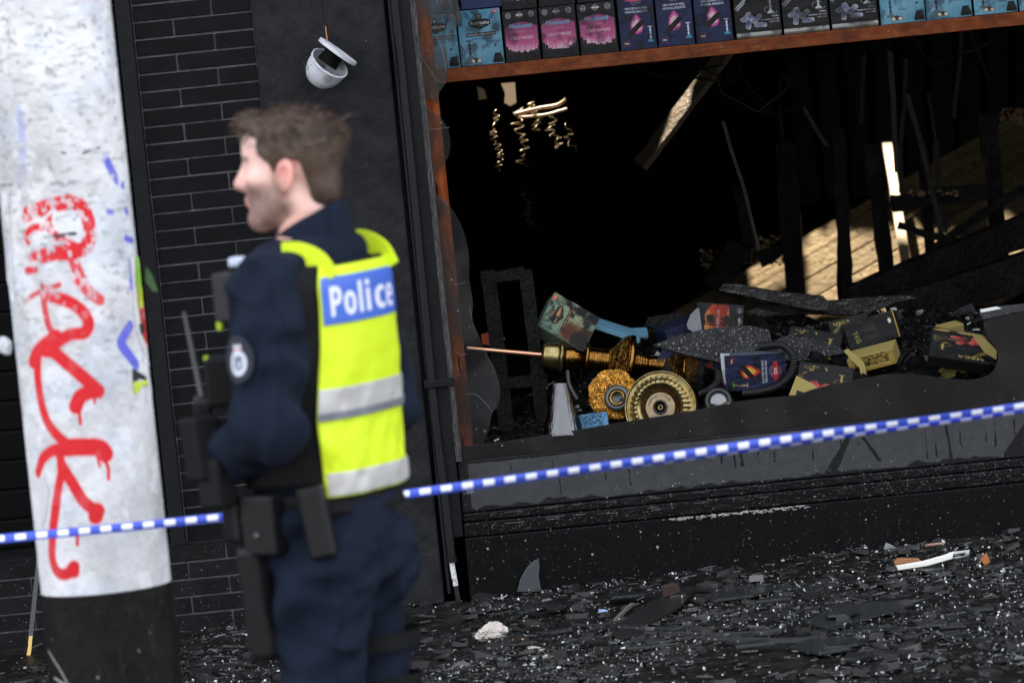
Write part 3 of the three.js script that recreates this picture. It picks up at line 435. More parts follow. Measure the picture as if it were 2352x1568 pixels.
function fireFront(seed, red) {
  return canTex(340, 480, (c, w, h) => {
    c.fillStyle = rgb(26, 25, 28); c.fillRect(0, 0, w, h);
    const gr = c.createLinearGradient(0, 100, 0, h); if (red) { gr.addColorStop(0, rgb(150, 28, 20)); gr.addColorStop(0.6, rgb(200, 70, 26)); gr.addColorStop(1, rgb(235, 160, 60)); } else { gr.addColorStop(0, rgb(140, 62, 104)); gr.addColorStop(0.6, rgb(196, 96, 142)); gr.addColorStop(1, rgb(214, 190, 196)); }
    c.fillStyle = gr; c.beginPath(); c.moveTo(8, 160); c.quadraticCurveTo(w / 2, 60, w - 8, 160); c.lineTo(w - 8, 400); c.lineTo(8, 400); c.fill();
    const r = rng(seed); for (let k = 0; k < 34; k++) { const x = 8 + r() * (w - 16), t = 300 + r() * 60; c.fillStyle = red ? rgb(240, 180, 80, 0.4) : rgb(226, 206, 210, 0.35); c.beginPath(); c.moveTo(x - 9, 400); c.quadraticCurveTo(x - 6, t + 20, x + rr(-8, 8, r), t); c.quadraticCurveTo(x + 6, t + 30, x + 9, 400); c.fill(); }
    c.fillStyle = rgb(22, 21, 24); for (let x = 0, k = 0; x < w; x += 29, k++) { const e = Math.abs(x - w / 2) / w, t = 400 - 70 * Math.pow(e * 2, 3) + rr(-12, 12, r); c.fillRect(x, t, 28, h - t); c.beginPath(); c.ellipse(x + 14, t, 14, 5, 0, 0, 7); c.fill(); }
    c.lineWidth = 3; for (const x of [52, 166, 282]) { c.strokeStyle = rgb(205, 203, 206); c.beginPath(); c.arc(x, 42, 26, 0, 7); c.stroke(); c.beginPath(); c.arc(x, 42, 18, 0, 7); c.stroke(); if (x === 166) { c.fillStyle = rgb(205, 203, 206); c.fillRect(x - 36, 36, 72, 14); } } txt(c, '100%', 52, 42, 15, rgb(215, 213, 214)); txt(c, '3/3', 282, 42, 15, rgb(215, 213, 214));
    txt(c, 'Firebrand', w / 2 - 4, 148, 54, red ? rgb(240, 200, 120) : rgb(84, 176, 208), { w: 226 }); txt(c, 'coconut charcoal', w / 2, 200, 13, rgb(220, 180, 170), { font: 'serif', bold: false }); txt(c, 'COCO FINGERS', w / 2 + 4, 262, 36, rgb(238, 222, 222), { bold: false, w: 226 });
    sootify(c, w, h, seed, red ? 0.9 : 0.35); grime(c, w, h, seed, 40);
  });
}
function mzFront(seed, warm) {
  return canTex(340, 580, (c, w, h) => {
    c.fillStyle = rgb(28, 38, 74); c.fillRect(0, 0, w, h); const r = rng(seed); for (let k = 0; k < 40; k++) { c.fillStyle = rgb(40, 58, 104, 0.1); c.beginPath(); c.ellipse(r() * w, r() * h, 20 + 50 * r(), 20 + 40 * r(), 0, 0, 7); c.fill(); }
    const red = warm ? rgb(206, 44, 46) : rgb(182, 70, 112); c.fillStyle = red; c.beginPath(); c.moveTo(70, 84); c.lineTo(100, 84); c.lineTo(100, 70); c.lineTo(240, 70); c.lineTo(240, 84); c.lineTo(270, 84); c.lineTo(256, 100); c.lineTo(270, 116); c.lineTo(230, 116); c.lineTo(230, 124); c.lineTo(110, 124); c.lineTo(110, 116); c.lineTo(70, 116); c.lineTo(84, 100); c.fill();
    c.strokeStyle = red; c.lineWidth = 4; c.beginPath(); c.arc(170, 98, 60, 0, 7); c.stroke(); txt(c, 'MZ', 170, 96, 44, rgb(240, 232, 228), { font: 'serif' }); txt(c, 'Original Hookah', 170, 134, 14, rgb(200, 205, 220), { bold: false }); txt(c, 'Charcoal', 170, 150, 13, rgb(200, 205, 220), { bold: false }); for (const x of [150, 170, 190]) { c.fillStyle = rgb(220, 215, 215); c.beginPath(); c.arc(x, 56, 4, 0, 7); c.fill(); }
    txt(c, '100% COCONUT SHELL', 172, 190, 28, rgb(220, 222, 228), { w: 218 }); txt(c, 'CHARCOAL BRIQUETTE', 172, 222, 28, rgb(220, 222, 228), { w: 222 });
    flame(c, 164, 360, 108, warm ? [[1, rgb(170, 30, 30)], [0.86, rgb(232, 84, 36)], [0.6, rgb(246, 190, 70)]] : [[1, rgb(132, 44, 110)], [0.86, rgb(206, 92, 158)], [0.6, rgb(226, 190, 196)]]);
    for (let k = 0; k < 12; k++) { c.fillStyle = warm ? rgb(250, 214, 110, 0.5) : rgb(240, 214, 214, 0.5); c.beginPath(); c.moveTo(120 + k * 8, 400); c.quadraticCurveTo(118 + k * 8, 340, 130 + k * 6, 290 + 20 * r()); c.quadraticCurveTo(128 + k * 8, 350, 127 + k * 8, 400); c.fill(); }
    c.save(); c.translate(168, 372); c.rotate(-0.7); c.fillStyle = rgb(24, 20, 22); c.fillRect(-84, -26, 150, 50); c.beginPath(); c.arc(66, -1, 25, 0, 7); c.fill(); c.beginPath(); c.ellipse(-84, -1, 12, 25, 0, 0, 7); c.fill(); c.restore();
    c.strokeStyle = red; c.lineWidth = 3; c.strokeRect(28, 494, 54, 50); c.fillStyle = rgb(14, 14, 20); c.fillRect(30, 496, 50, 46); txt(c, '1KG', 55, 520, 26, rgb(235, 232, 228), { w: 44 });
    hookahIcon(c, 292, 520, 150, warm ? rgb(190, 160, 120) : rgb(200, 212, 222), warm ? rgb(110, 180, 60) : rgb(70, 150, 180));
    sootify(c, w, h, seed, warm ? 0.5 : 0.4); grime(c, w, h, seed + 3, 36);
  });
}
function fingerFront(seed, gold) {
  return canTex(420, 520, (c, w, h) => {
    c.fillStyle = rgb(22, 21, 21); c.fillRect(0, 0, w, h); const ink = gold ? rgb(206, 178, 84) : rgb(200, 202, 206), r = rng(seed);
    c.fillStyle = ink; c.save(); c.translate(40, 150); c.rotate(-0.8); for (const k of [0, 1, 2]) c.fillRect(-60, k * 15, 190 - k * 40, 8); c.restore(); txt(c, 'MEGA', 130, 62, 74, ink, { w: 190 });
    const fing = (x, y, a, L) => { c.save(); c.translate(x, y); c.rotate(a); const g = c.createLinearGradient(-L, 0, L, 0); if (gold) { g.addColorStop(0, rgb(150, 24, 36)); g.addColorStop(0.5, rgb(228, 74, 74)); g.addColorStop(1, rgb(236, 110, 84)); } else { g.addColorStop(0, rgb(140, 136, 140)); g.addColorStop(0.5, rgb(98, 104, 140)); g.addColorStop(1, rgb(188, 188, 192)); } c.fillStyle = g; c.beginPath(); c.roundRect(-L, -24, 2 * L, 48, 16); c.fill(); c.strokeStyle = gold ? rgb(250, 170, 150, 0.7) : rgb(225, 225, 228, 0.8); c.lineWidth = 3; c.stroke(); c.restore(); };
    fing(100, 300, -0.6, 56); fing(120, 360, 1.7, 66); fing(140, 290, 1.2, 50); fing(200, 318, -0.75, 58); fing(232, 388, 0.06, 56);
    hookahIcon(c, 338, 270, 150, ink); c.strokeStyle = ink; c.lineWidth = 3; c.beginPath(); c.ellipse(340, 240, 60, 40, 0.3, 0, 5); c.stroke();
    c.textAlign = 'right'; txt(c, '100%', 372, 306, 26, ink); txt(c, 'Natural coconut', 322, 336, 26, ink, { w: 172 }); txt(c, 'charcoal', 362, 364, 26, ink, { w: 90 });
    c.fillStyle = gold ? rgb(186, 160, 78) : rgb(186, 186, 180); c.fillRect(0, h - 56, w, 56); c.fillStyle = rgb(110, 104, 92); c.fillRect(0, h - 22, w, 22);
    sootify(c, w, h, seed, gold ? 0.9 : 0.4); grime(c, w, h, seed + 2, 60);
  });
}
const three = (f, k) => [0, 1, 2].map((i) => f(k + i)), ECO = three(ecoFront, 111), FIRE = three(fireFront, 121), MZ = three(mzFront, 131), FING = three(fingerFront, 141);
const card = (c) => std({ color: c.multiplyScalar(0.55), specularIntensity: 0.4, roughness: 0.62, bumpMap: rep(BUMP2, 3), bumpScale: 0.0015 });
const print = (t) => std({ map: t, color: lin(0.5, 0.5, 0.5), specularIntensity: 0.35, roughness: 0.48, bumpMap: rep(BUMP2, 1), bumpScale: 0.0012 });
const SIDE = { eco: card(lin(0.09, 0.23, 0.29)), fire: card(lin(0.016, 0.015, 0.018)), mz: card(lin(0.012, 0.018, 0.05)), fing: card(lin(0.012, 0.012, 0.012)), gold: card(lin(0.42, 0.33, 0.1)), blue: card(lin(0.16, 0.36, 0.5)) };
function cartonGeo(w, h, d, seed) { const g = new RoundedBoxGeometry(w, h, d, 2, 0.0025); const p = g.attributes.position; for (let i = 0; i < p.count; i++) { const x = p.getX(i), y = p.getY(i), z = p.getZ(i), n = (k) => (vnoise(x * 14 + seed * 3.1 + k, y * 14, z * 14) - 0.5) * 0.004; p.setXYZ(i, x + n(1), y + n(9), z + n(17)); } g.computeVertexNormals(); return worldUV(g); }
function carton(label, w, h, d, body, front, pos, rot, { group, side, end } = {}) {
  const t = thing('charcoal_carton', label, 'carton', pos, group); t.rotation.set(rot[0], rot[1], rot[2], 'YXZ');
  part(t, 'box', cartonGeo(w, h, d, R() * 40), body);
  const face = (name, fw, fh, mat, f) => { const g = new THREE.PlaneGeometry(fw - 0.003, fh - 0.003, 6, 6); const p = g.attributes.position; for (let i = 0; i < p.count; i++) p.setZ(i, 0.0024 + 0.0008 * vnoise(p.getX(i) * 20 + w * 77, p.getY(i) * 20, 4)); g.computeVertexNormals(); const m = part(t, name, g, mat); f(m); };
  if (front) face('printed_front', w, h, front, (m) => m.position.set(0, 0, d / 2));
  if (side) face('printed_side', d, h, side, (m) => { m.position.set(-w / 2, 0, 0); m.rotation.y = -Math.PI / 2; });
  if (end) face('printed_end', w, d, end, (m) => { m.position.set(0, -h / 2, 0); m.rotation.x = Math.PI / 2; });
  return t;
}
{
  const Y = 1.6275, Z = -0.155; // shelf top, front of the cartons
  const row = [], m = { eco: ECO.map(print), fire: FIRE.map(print), mz: MZ.map(print), fing: FING.map(print) };
  const put = (kind, px0, px1, h, d, yo, lab, k, jz = 0) => {
    const ym = 90, a = at(px0, ym - (px0 - 1500) * 0.1, Z).x, b = at(px1, ym - (px1 - 1500) * 0.1, Z).x, w = b - a - 0.003;
    carton(lab, w, h, d, SIDE[kind], m[kind][k % 3], [(a + b) / 2, Y + yo + h / 2, Z - d / 2 - jz], [0, rr(-0.02, 0.02), rr(-0.006, 0.006)], { group: 'charcoal cartons on the shelf' });
  };
  const n3 = ['leftmost', 'middle', 'rightmost'];
  put('eco', 958, 1056, 0.172, 0.1, 0, 'blue carton half behind the cracked glass at the left shelf end', 0);
  put('eco', 1058, 1159, 0.172, 0.1, 0, 'clean blue carton beside the pink and black cartons', 1);
  [[1161, 1243], [1245, 1330], [1332, 1420]].forEach(([a, b], k) => put('fire', a, b, 0.158, 0.08, 0, `${n3[k]} of three black and pink flame cartons on the shelf`, k));
  [[1424, 1509], [1511, 1596], [1598, 1684]].forEach(([a, b], k) => put('mz', a, b, 0.19, 0.08, 0, `${n3[k]} of three navy cartons with a flame on the shelf`, k));
  [[1689, 1796], [1798, 1906], [1908, 2018]].forEach(([a, b], k) => put('fing', a, b, 0.15, 0.1, 0, `${n3[k]} of three black cartons with pale charcoal fingers`, k));
  [[2022, 2126], [2128, 2234], [2236, 2338], [2340, 2444]].forEach(([a, b], k) => put('eco', a, b, 0.172, 0.1, 0, `${['first', 'second', 'third', 'fourth'][k]} blue carton right of the black finger cartons`, k));
  put('eco', 950, 1050, 0.172, 0.1, 0.174, 'upper blue carton stacked at the left shelf end', 1, 0.004);
  carton('plain dark blue carton stacked above the clean blue one', 0.13, 0.16, 0.1, card(lin(0.02, 0.035, 0.1)), null, [at(1105, 0, Z).x, Y + 0.174 + 0.08, Z - 0.055], [0, 0, 0], { group: 'charcoal cartons on the shelf' });
  [[1163, 1245], [1247, 1332], [1334, 1421]].forEach(([a, b], k) => put('fire', a, b, 0.158, 0.08, 0.16, `${n3[k]} upper flame carton, black base just showing`, k, 0.003));
}

// ---------------------------------------------------------------- rubble in the window
{
  // heap of charred rubbish that everything lies on
  const g = new THREE.PlaneGeometry(3.5, 1.05, 260, 90); g.rotateX(-Math.PI / 2); const p = g.attributes.position;
  for (let i = 0; i < p.count; i++) {
    const x = p.getX(i) + 1.55, z = p.getZ(i) - 0.575, back = clamp((-0.05 - z) / 1.0);
    const h = 0.428 + 0.01 + (0.1 + 0.15 * sstep(-0.05, 0.4, x)) * sstep(0, 0.55, back) - 0.2 * sstep(0.6, 1, back) + (fbm(x * 6, z * 6, 2, 5) - 0.5) * 0.12 * sstep(0, 0.25, back) + (fbm(x * 30, z * 30, 5, 3) - 0.5) * 0.03;
    p.setXYZ(i, x, h, z);
  }
  g.computeVertexNormals(); worldUV(g);
  const m = solo('charred_rubble', 'bed of wet black char and ash filling the shop window', 'rubble', g, M.charWet); m.userData.kind = 'stuff';
  const r = rng(151), n = 2600, im = new THREE.InstancedMesh(rough(new THREE.BoxGeometry(1, 0.35, 0.7, 2, 2, 2), 0.18, 2, 3), std({ color: lin(0.6, 0.6, 0.6), specularIntensity: 0.5, roughness: 0.35 }), n), mm = new THREE.Matrix4(), q = new THREE.Quaternion();
  for (let i = 0; i < n; i++) {
    const x = rr(-0.12, 2.2, r), z = rr(-1.05, -0.05, r), back = clamp((-0.05 - z) / 1.0), s = 0.004 + 0.024 * Math.pow(r(), 3);
    const y = 0.44 + (0.1 + 0.15 * sstep(-0.05, 0.4, x)) * sstep(0, 0.55, back) - 0.2 * sstep(0.6, 1, back) + (fbm(x * 6, z * 6, 2, 5) - 0.5) * 0.12 * sstep(0, 0.25, back) + 0.004;
    im.setMatrixAt(i, mm.compose(V(x, y, z), q.setFromEuler(new THREE.Euler(rr(-0.8, 0.8, r), r() * 6, rr(-0.8, 0.8, r))), V(s, s, s)));
    const v = r() < 0.08 ? rr(0.25, 0.6, r) : rr(0.006, 0.035, r); im.setColorAt(i, lin(v, v * 0.98, v * 0.95));
  }
  im.name = 'char_flakes'; im.userData = { kind: 'stuff', label: 'loose char flakes and ash crumbs over the window rubble', category: 'debris' }; scene.add(shade(im));
}
// ornamental brass, with a scrolled relief
const scroll = dataTex(512, 512, (i, j) => { const a = fbm(i / 512 * 8, j / 512 * 8, 7, 3, 8) * 12, b = fbm(i / 512 * 8, j / 512 * 8, 17, 3, 8) * 12, v = 0.5 + 0.5 * Math.sin(a * 3.2 + Math.sin(b * 2)); return [v * 255, v * 255, v * 255]; }, { srgb: false });
const tarnish = canTex(512, 512, (c, w, h) => { grainFill(c, w, h, [206, 160, 84], 34, 8, 161); const r = rng(162); for (let k = 0; k < 300; k++) { c.fillStyle = rgb(50, 34, 16, 0.14); c.beginPath(); c.ellipse(r() * w, r() * h, 4 + 22 * r(), 3 + 14 * r(), r() * 3, 0, 7); c.fill(); } speckle(c, w, h, 200, 163, { lo: 6, hi: 30, max: 4 }); }, true);
const BR = {
  smooth: std({ map: tarnish, color: lin(0.42, 0.37, 0.33), metalness: 1, roughness: 0.2 }), ornate: std({ map: tarnish, color: lin(0.46, 0.4, 0.34), metalness: 1, roughness: 0.2, bumpMap: rep(scroll, 2, 1), bumpScale: 0.03 }),
  dark: std({ map: tarnish, color: lin(0.16, 0.12, 0.09), metalness: 0.7, roughness: 0.4, bumpMap: rep(scroll, 2), bumpScale: 0.006 }), rod: std({ color: lin(0.66, 0.34, 0.2), metalness: 0.9, roughness: 0.22 }),
  pewter: std({ map: tarnish, color: lin(0.5, 0.68, 1.15), metalness: 0.95, roughness: 0.27 }), steel: std({ color: lin(0.13, 0.13, 0.13), metalness: 1, roughness: 0.16, bumpMap: rep(BUMP, 4, 1), bumpScale: 0.002 }), blackMetal: std({ color: lin(0.02, 0.02, 0.02), metalness: 0.3, roughness: 0.35 }),
};
const along = (g, a, b) => { g.applyQuaternion(new THREE.Quaternion().setFromUnitVectors(V(0, 1, 0), b.clone().sub(a).normalize())); g.translate(a.x, a.y, a.z); return g; };
{
  const z = -0.3, a = at(1112, 803, z), b = at(1512, 838, z), k = 1 / PXM(z), S = thing('hookah_pipe', 'ornate brass hookah stem lying across the rubble, thin rod to the left', 'hookah stem', [0, 0, 0]);
  const lathe = (prof, seg = 48) => along(new THREE.LatheGeometry(prof.map(([y, r]) => new THREE.Vector2(Math.max(r, 0.01) * k, y * k)), seg), a, b);
  part(S, 'rod', lathe([[-40, 0], [-40, 5.5], [135, 5.5], [135, 0]], 16), BR.rod);
  part(S, 'collar', lathe([[132, 0], [132, 24], [138, 29], [168, 32], [172, 28], [174, 38], [182, 38], [184, 20], [184, 0]]), BR.pewter);
  part(S, 'knuckle', lathe([[184, 0], [184, 20], [190, 24], [206, 24], [212, 18], [232, 17], [232, 0]]), BR.smooth);
  const ridges = (y0, y1, r0, r1, n) => { const o = [[y0, 0]]; for (let i = 0; i <= n * 4; i++) { const t = i / (n * 4); o.push([mix(y0, y1, t), mix(r0, r1, t) + 1.3 * Math.sin(t * n * 6.283)]); } o.push([y1, 0]); return o; };
  part(S, 'flange', lathe([[233, 0], [233, 38], [236, 40], [240, 40], [242, 30], [242, 0]]), BR.smooth);
  part(S, 'ridged_neck', lathe(ridges(242, 290, 27, 25, 8)), BR.smooth);
  part(S, 'bulb', lathe([[288, 0], [288, 25], [296, 30], [308, 44], [318, 56], [328, 62], [334, 62], [334, 0]], 64), BR.ornate);
  part(S, 'flange', lathe([[334, 0], [334, 62], [338, 64], [346, 62], [350, 40], [350, 0]]), BR.smooth);
  part(S, 'ridged_neck', lathe(ridges(350, 380, 30, 17, 5)), BR.smooth); part(S, 'ridged_neck', lathe(ridges(380, 424, 17, 27, 8)), BR.smooth);
  part(S, 'bulb', lathe([[424, 0], [424, 27], [434, 34], [446, 48], [462, 58], [466, 0]], 64), BR.ornate);
  part(S, 'burnt_disc', rough(lathe([[464, 0], [464, 66], [470, 76], [486, 78], [494, 66], [496, 0]], 40), 0.004, 30, 2), BR.dark);
  part(S, 'hose_port', tube([at(1303, 852, z + 0.03), at(1306, 880, z + 0.05), at(1318, 905, z + 0.06), at(1326, 918, z + 0.07)], 0.0075, 16, 8), BR.blackMetal);
}
function polar(R0, R1, f, nr = 30, na = 144, edge) { // a round dish, relief f(r, angle) in metres, axis +z
  const pos = [], uv = [], idx = [];
  for (let j = 0; j <= nr; j++) for (let i = 0; i <= na; i++) { const t = j / nr, a = i / na * 6.28318, r = mix(R0, R1 * (edge ? edge(a) : 1), t); pos.push(r * Math.cos(a), r * Math.sin(a), f(t, a)); uv.push(0.5 + 0.5 * r / R1 * Math.cos(a), 0.5 + 0.5 * r / R1 * Math.sin(a)); }
  for (let j = 0; j < nr; j++) for (let i = 0; i < na; i++) { const q = j * (na + 1) + i; idx.push(q, q + na + 1, q + 1, q + 1, q + na + 1, q + na + 2); }
  const g = new THREE.BufferGeometry(); g.setAttribute('position', new THREE.Float32BufferAttribute(pos, 3)); g.setAttribute('uv', new THREE.Float32BufferAttribute(uv, 2)); g.setIndex(idx); g.computeVertexNormals(); return g;
}
{
  const P = thing('hookah_tray', 'round embossed brass hookah base leaning against the sooty glass', 'hookah base', at(1519, 936, -0.09)); P.rotation.set(-0.18, -0.24, 0.06, 'YXZ'); const Rr = 86 / PXM(-0.09);
  part(P, 'rim', polar(Rr * 0.5, Rr, (t, a) => {
    let h = 0.01 + 0.012 * Math.sin(clamp((t - 0.05) / 0.55) * 3.14) ; const petal = sstep(0.22, 0.3, t) * sstep(0.72, 0.6, t); h += petal * 0.0045 * Math.pow(Math.abs(Math.sin(a * 17)), 0.6); h += 0.0015 * Math.sin(a * 90) * (t > 0.72 && t < 0.8 ? 1 : 0); h += t > 0.86 ? 0.004 * Math.sin((t - 0.86) / 0.14 * 3.14) + 0.003 : 0; return h - 0.014 * sstep(0.97, 1, t); }, 48, 340), BR.pewter).userData.label = 'embossed petal rim';
  part(P, 'beaded_step', polar(Rr * 0.4, Rr * 0.52, (t, a) => 0.012 + 0.003 * Math.sin(t * 3.14) + 0.0014 * Math.sin(a * 44) * Math.sin(t * 3.14), 12, 260), BR.dark);
  const ring = canTex(512, 512, (c, w, h) => { grainFill(c, w, h, [170, 152, 118], 24, 10, 165); c.translate(256, 256); const s = 'KHALIL MAMOON'; for (let k = 0; k < s.length; k++) { c.save(); c.rotate(1.05 - k * 0.185); c.translate(0, -206); c.rotate(Math.PI); txt(c, s[k], 0, 0, 52, rgb(52, 44, 34)); c.restore(); } });
  part(P, 'lettered_ring', polar(Rr * 0.2, Rr * 0.4, (t) => 0.016 - 0.002 * t, 6, 96), std({ map: ring, color: lin(0.5, 0.5, 0.5), metalness: 0.8, roughness: 0.38 })).userData.label = 'inner ring stamped with raised lettering';
  const hub = new THREE.LatheGeometry([[0.2, 0.014], [0.2, 0.02], [0.17, 0.022], [0.15, 0.02], [0.14, 0.0], [0.0, -0.002]].map(([r, y]) => new THREE.Vector2(r * Rr, y)), 48); hub.rotateX(Math.PI / 2); part(P, 'socket', hub, BR.blackMetal);
  const pin = new THREE.TorusGeometry(Rr * 0.055, 0.0022, 8, 24); pin.translate(0, 0, 0.012); part(P, 'socket_ring', pin, BR.pewter);
  const back = new THREE.CylinderGeometry(Rr * 0.98, Rr * 0.9, 0.006, 48); back.rotateX(Math.PI / 2); back.translate(0, 0, -0.004); part(P, 'backing', back, BR.dark);
}
{
  const z = -0.17, P = thing('brass_rosette', 'small scalloped gold rosette plate with a dark hose socket', 'plate', at(1408, 905, z)); P.rotation.set(-0.25, -0.1, 0.3, 'YXZ'); const Rr = 60 / PXM(z);
  part(P, 'petal_plate', polar(Rr * 0.3, Rr, (t, a) => 0.006 * Math.sin(t * 3) + 0.004 * (vnoise(Math.cos(a) * t * 22 + 40, Math.sin(a) * t * 22 + 40, 3) - 0.5) * 2 + 0.003 * Math.sin(a * 8 + t * 6), 44, 260, (a) => 0.93 + 0.07 * Math.abs(Math.cos(a * 4))), std({ map: tarnish, color: lin(1.3, 1.35, 1.25), metalness: 1, roughness: 0.32, bumpMap: rep(scroll, 1), bumpScale: 0.005 }));
  const s = new THREE.LatheGeometry([[0.28, 0], [0.5, 0.004], [0.52, 0.012], [0.46, 0.02], [0.36, 0.022], [0.34, 0.02], [0.32, 0.004], [0, 0]].map(([r, y]) => new THREE.Vector2(r * Rr, y)), 40); s.rotateX(Math.PI / 2); s.translate(0.1 * Rr, -0.25 * Rr, 0.006); part(P, 'hose_socket', s, std({ color: lin(0.08, 0.09, 0.08), metalness: 0.6, roughness: 0.35 }));
  const t = new THREE.TorusGeometry(Rr * 0.26, 0.0045, 10, 36); t.translate(0.1 * Rr, -0.25 * Rr, 0.024); part(P, 'gold_ring', t, BR.smooth);
  part(P, 'nipple', cyl(V(0.22 * Rr, -0.36 * Rr, 0.012), V(0.34 * Rr, -0.44 * Rr, 0.04), 0.007, 0.007, 14), BR.blackMetal);
}
{
  const z = -0.075, base = at(1292, 1002, z), tip = at(1286, 886, z - 0.02), k = 1 / PXM(z);
  const g = along(new THREE.LatheGeometry([[47, 0], [46, 4], [40, 30], [28, 74], [19, 112], [18, 122], [16, 122], [16, 100]].map(([r, y]) => new THREE.Vector2(r * k, y * k)), 48), base, tip);
  solo('steel_cone', 'dented silver metal cone standing at the sill left of the brass plates', 'cone', rough(g, 0.0018, 26, 4), BR.steel);
}
// loose cartons in the rubble
{
  const z5 = -ROLL, G = 'fallen charcoal cartons in the rubble';
  const ecoBurnt = print(ecoFront(171, true)); ecoBurnt.color.setRGB(1.2, 0.62, 0.28); const mzW = print(mzFront(172, true)), fireR = print(fireFront(173, true)), finG = [print(fingerFront(174, true)), print(fingerFront(175, true))], black = SIDE.fing;
  const C = (lab, px, py, z, w, h, d, body, front, rot, o = {}) => carton(lab, w, h, d, body, front, at(px, py, z), rot, { group: G, ...o });
  C('pale green scorched carton tipped on its corner above the brass stem', 1298, 748, -0.42, 0.13, 0.165, 0.08, card(lin(0.26, 0.34, 0.25)), ecoBurnt, [-0.35, 0.35, 0.9]);
  C('flat blue carton showing only its thin light edge', 1400, 752, -0.5, 0.19, 0.016, 0.12, SIDE.blue, null, [0.2, 0.1, -0.42]);
  C('blue flap lying just right of the flat blue carton', 1455, 765, -0.55, 0.09, 0.012, 0.06, SIDE.blue, null, [0.35, 0, -0.05]);
  C('blue speckled carton end wedged low against the sill glass', 1361, 968, -0.085, 0.082, 0.05, 0.07, SIDE.blue, print(canTex(256, 160, (c, w, h) => { grainFill(c, w, h, [104, 162, 206], 16, 6, 176); const r = rng(177); for (let k = 0; k < 520; k++) { c.fillStyle = rgb(8, 10, 14, 0.9); c.beginPath(); c.ellipse(r() * w * 0.8, r() * h * 0.9, 1 + 5 * r(), 1 + 4 * r(), r() * 3, 0, 7); c.fill(); } c.strokeStyle = rgb(20, 30, 40); c.lineWidth = 4; c.beginPath(); c.moveTo(w, 0); c.lineTo(w * 0.6, h); c.stroke(); })), [-0.1, 0.2, 0.02]);
  C('navy flame carton lying on its side in front, lettering turned sideways', 1731, 851, -0.16, 0.113, 0.19, 0.07, std({ color: lin(0.25, 0.27, 0.32), roughness: 0.6, map: tx.mortar }), mzW, [0.05, 0.12, -Math.PI / 2 + z5 + 0.05]);
  C('navy flame carton half buried under the speckled slab', 1585, 834, -0.3, 0.113, 0.19, 0.07, SIDE.mz, mzW, [-0.15, -0.1, -2.1]);
  C('carton with a white open flap and red flame print', 1650, 740, -0.5, 0.11, 0.15, 0.07, SIDE.fire, fireR, [-0.2, 0.1, -1.75]);
  C('black carton with red charcoal fingers and yellow corner by the sill', 1892, 890, -0.11, 0.17, 0.13, 0.06, black, finG[0], [-0.5, 0.1, -0.25]);
  C('upright black carton marked 1KG standing in the rubble', 2006, 760, -0.44, 0.165, 0.088, 0.1, black, print(canTex(420, 220, (c, w, h) => { c.fillStyle = rgb(20, 20, 20); c.fillRect(0, 0, w, h); c.save(); c.translate(80, 130); c.rotate(1.45); txt(c, '1KG', 0, 0, 54, rgb(150, 136, 70)); c.restore(); c.fillStyle = rgb(60, 58, 52); for (let k = 0; k < 6; k++) c.fillRect(150 + k * 18, 50, 6, 120); c.fillStyle = rgb(230, 230, 225); c.beginPath(); c.ellipse(370, 70, 14, 22, 0, 0, 7); c.fill(); c.fillStyle = rgb(190, 160, 70); c.fillRect(w - 10, 0, 10, h); grime(c, w, h, 178, 50); })), [-0.1, -0.15, 0.2]);
  C('yellow-bottomed carton lying beyond the red finger print', 2007, 820, -0.3, 0.15, 0.05, 0.09, SIDE.gold, print(canTex(360, 140, (c, w, h) => { grainFill(c, w, h, [196, 166, 84], 18, 6, 179); const r = rng(180); for (let k = 0; k < 420; k++) { c.fillStyle = rgb(14, 12, 8, 0.9); const y = r() * h * 0.7; c.beginPath(); c.ellipse(40 + r() * (w - 80), y, 1 + 6 * r(), 1 + 4 * r(), r() * 3, 0, 7); c.fill(); } c.strokeStyle = rgb(60, 50, 20); c.lineWidth = 3; c.beginPath(); c.moveTo(w - 70, h * 0.45); c.lineTo(w, 0); c.moveTo(w - 70, h * 0.45); c.lineTo(w, h); c.stroke(); })), [0.25, -0.25, 0.18]);
  C('black and gold carton lying flat near the metal bracket', 2205, 806, -0.26, 0.19, 0.12, 0.05, black, finG[1], [-0.75, 0.2, -0.35 + Math.PI]);
  C('black carton face printed with gold lines behind the yellow one', 1955, 770, -0.5, 0.13, 0.11, 0.05, black, finG[1], [-0.3, 0.1, 0.15]);
  C('folded yellow carton flap standing left of the metal bracket', 2183, 762, -0.42, 0.075, 0.05, 0.05, SIDE.gold, null, [0.2, 0.5, 0.1]);
  C('burnt black carton with a red smear behind the hose', 1870, 800, -0.42, 0.17, 0.1, 0.06, black, finG[0], [-0.6, -0.1, -0.3]);
  C('dark blue burnt carton corner under the white flap', 1560, 770, -0.5, 0.12, 0.08, 0.1, SIDE.mz, null, [0.1, 0.3, 0.2]);
  const sheet = (name, lab, cat, pts, z, thick, mat, tilt = 0, amp = 0) => { const g = plate(pts.map(([x, y]) => { const p = at(x, y, z); return [p.x, p.y]; }), thick); g.computeBoundingBox(); const c = g.boundingBox.getCenter(V(0, 0, 0)); g.translate(-c.x, -c.y, 0); if (amp) rough(g, amp, 20, 3); g.rotateX(tilt); const m = solo(name, lab, cat, worldUV(g), mat); m.position.set(c.x, c.y, z); return m; };
  sheet('yellow_strip', 'bent yellow card strip crossing in front of the yellow carton', 'card', [[1938, 806], [1948, 800], [1985, 832], [1992, 870], [1980, 875], [1974, 845]], -0.2, 0.002, SIDE.gold, -0.2);
  sheet('yellow_corner', 'yellow card corner under the red finger carton', 'card', [[1812, 908], [1830, 862], [1868, 882], [1898, 908]], -0.07, 0.002, SIDE.gold, -0.3);
  sheet('yellow_strip', 'thin yellow card edge behind the corrugated hose', 'card', [[1812, 795], [1880, 770], [1882, 776], [1815, 801]], -0.5, 0.002, SIDE.gold, -0.2);
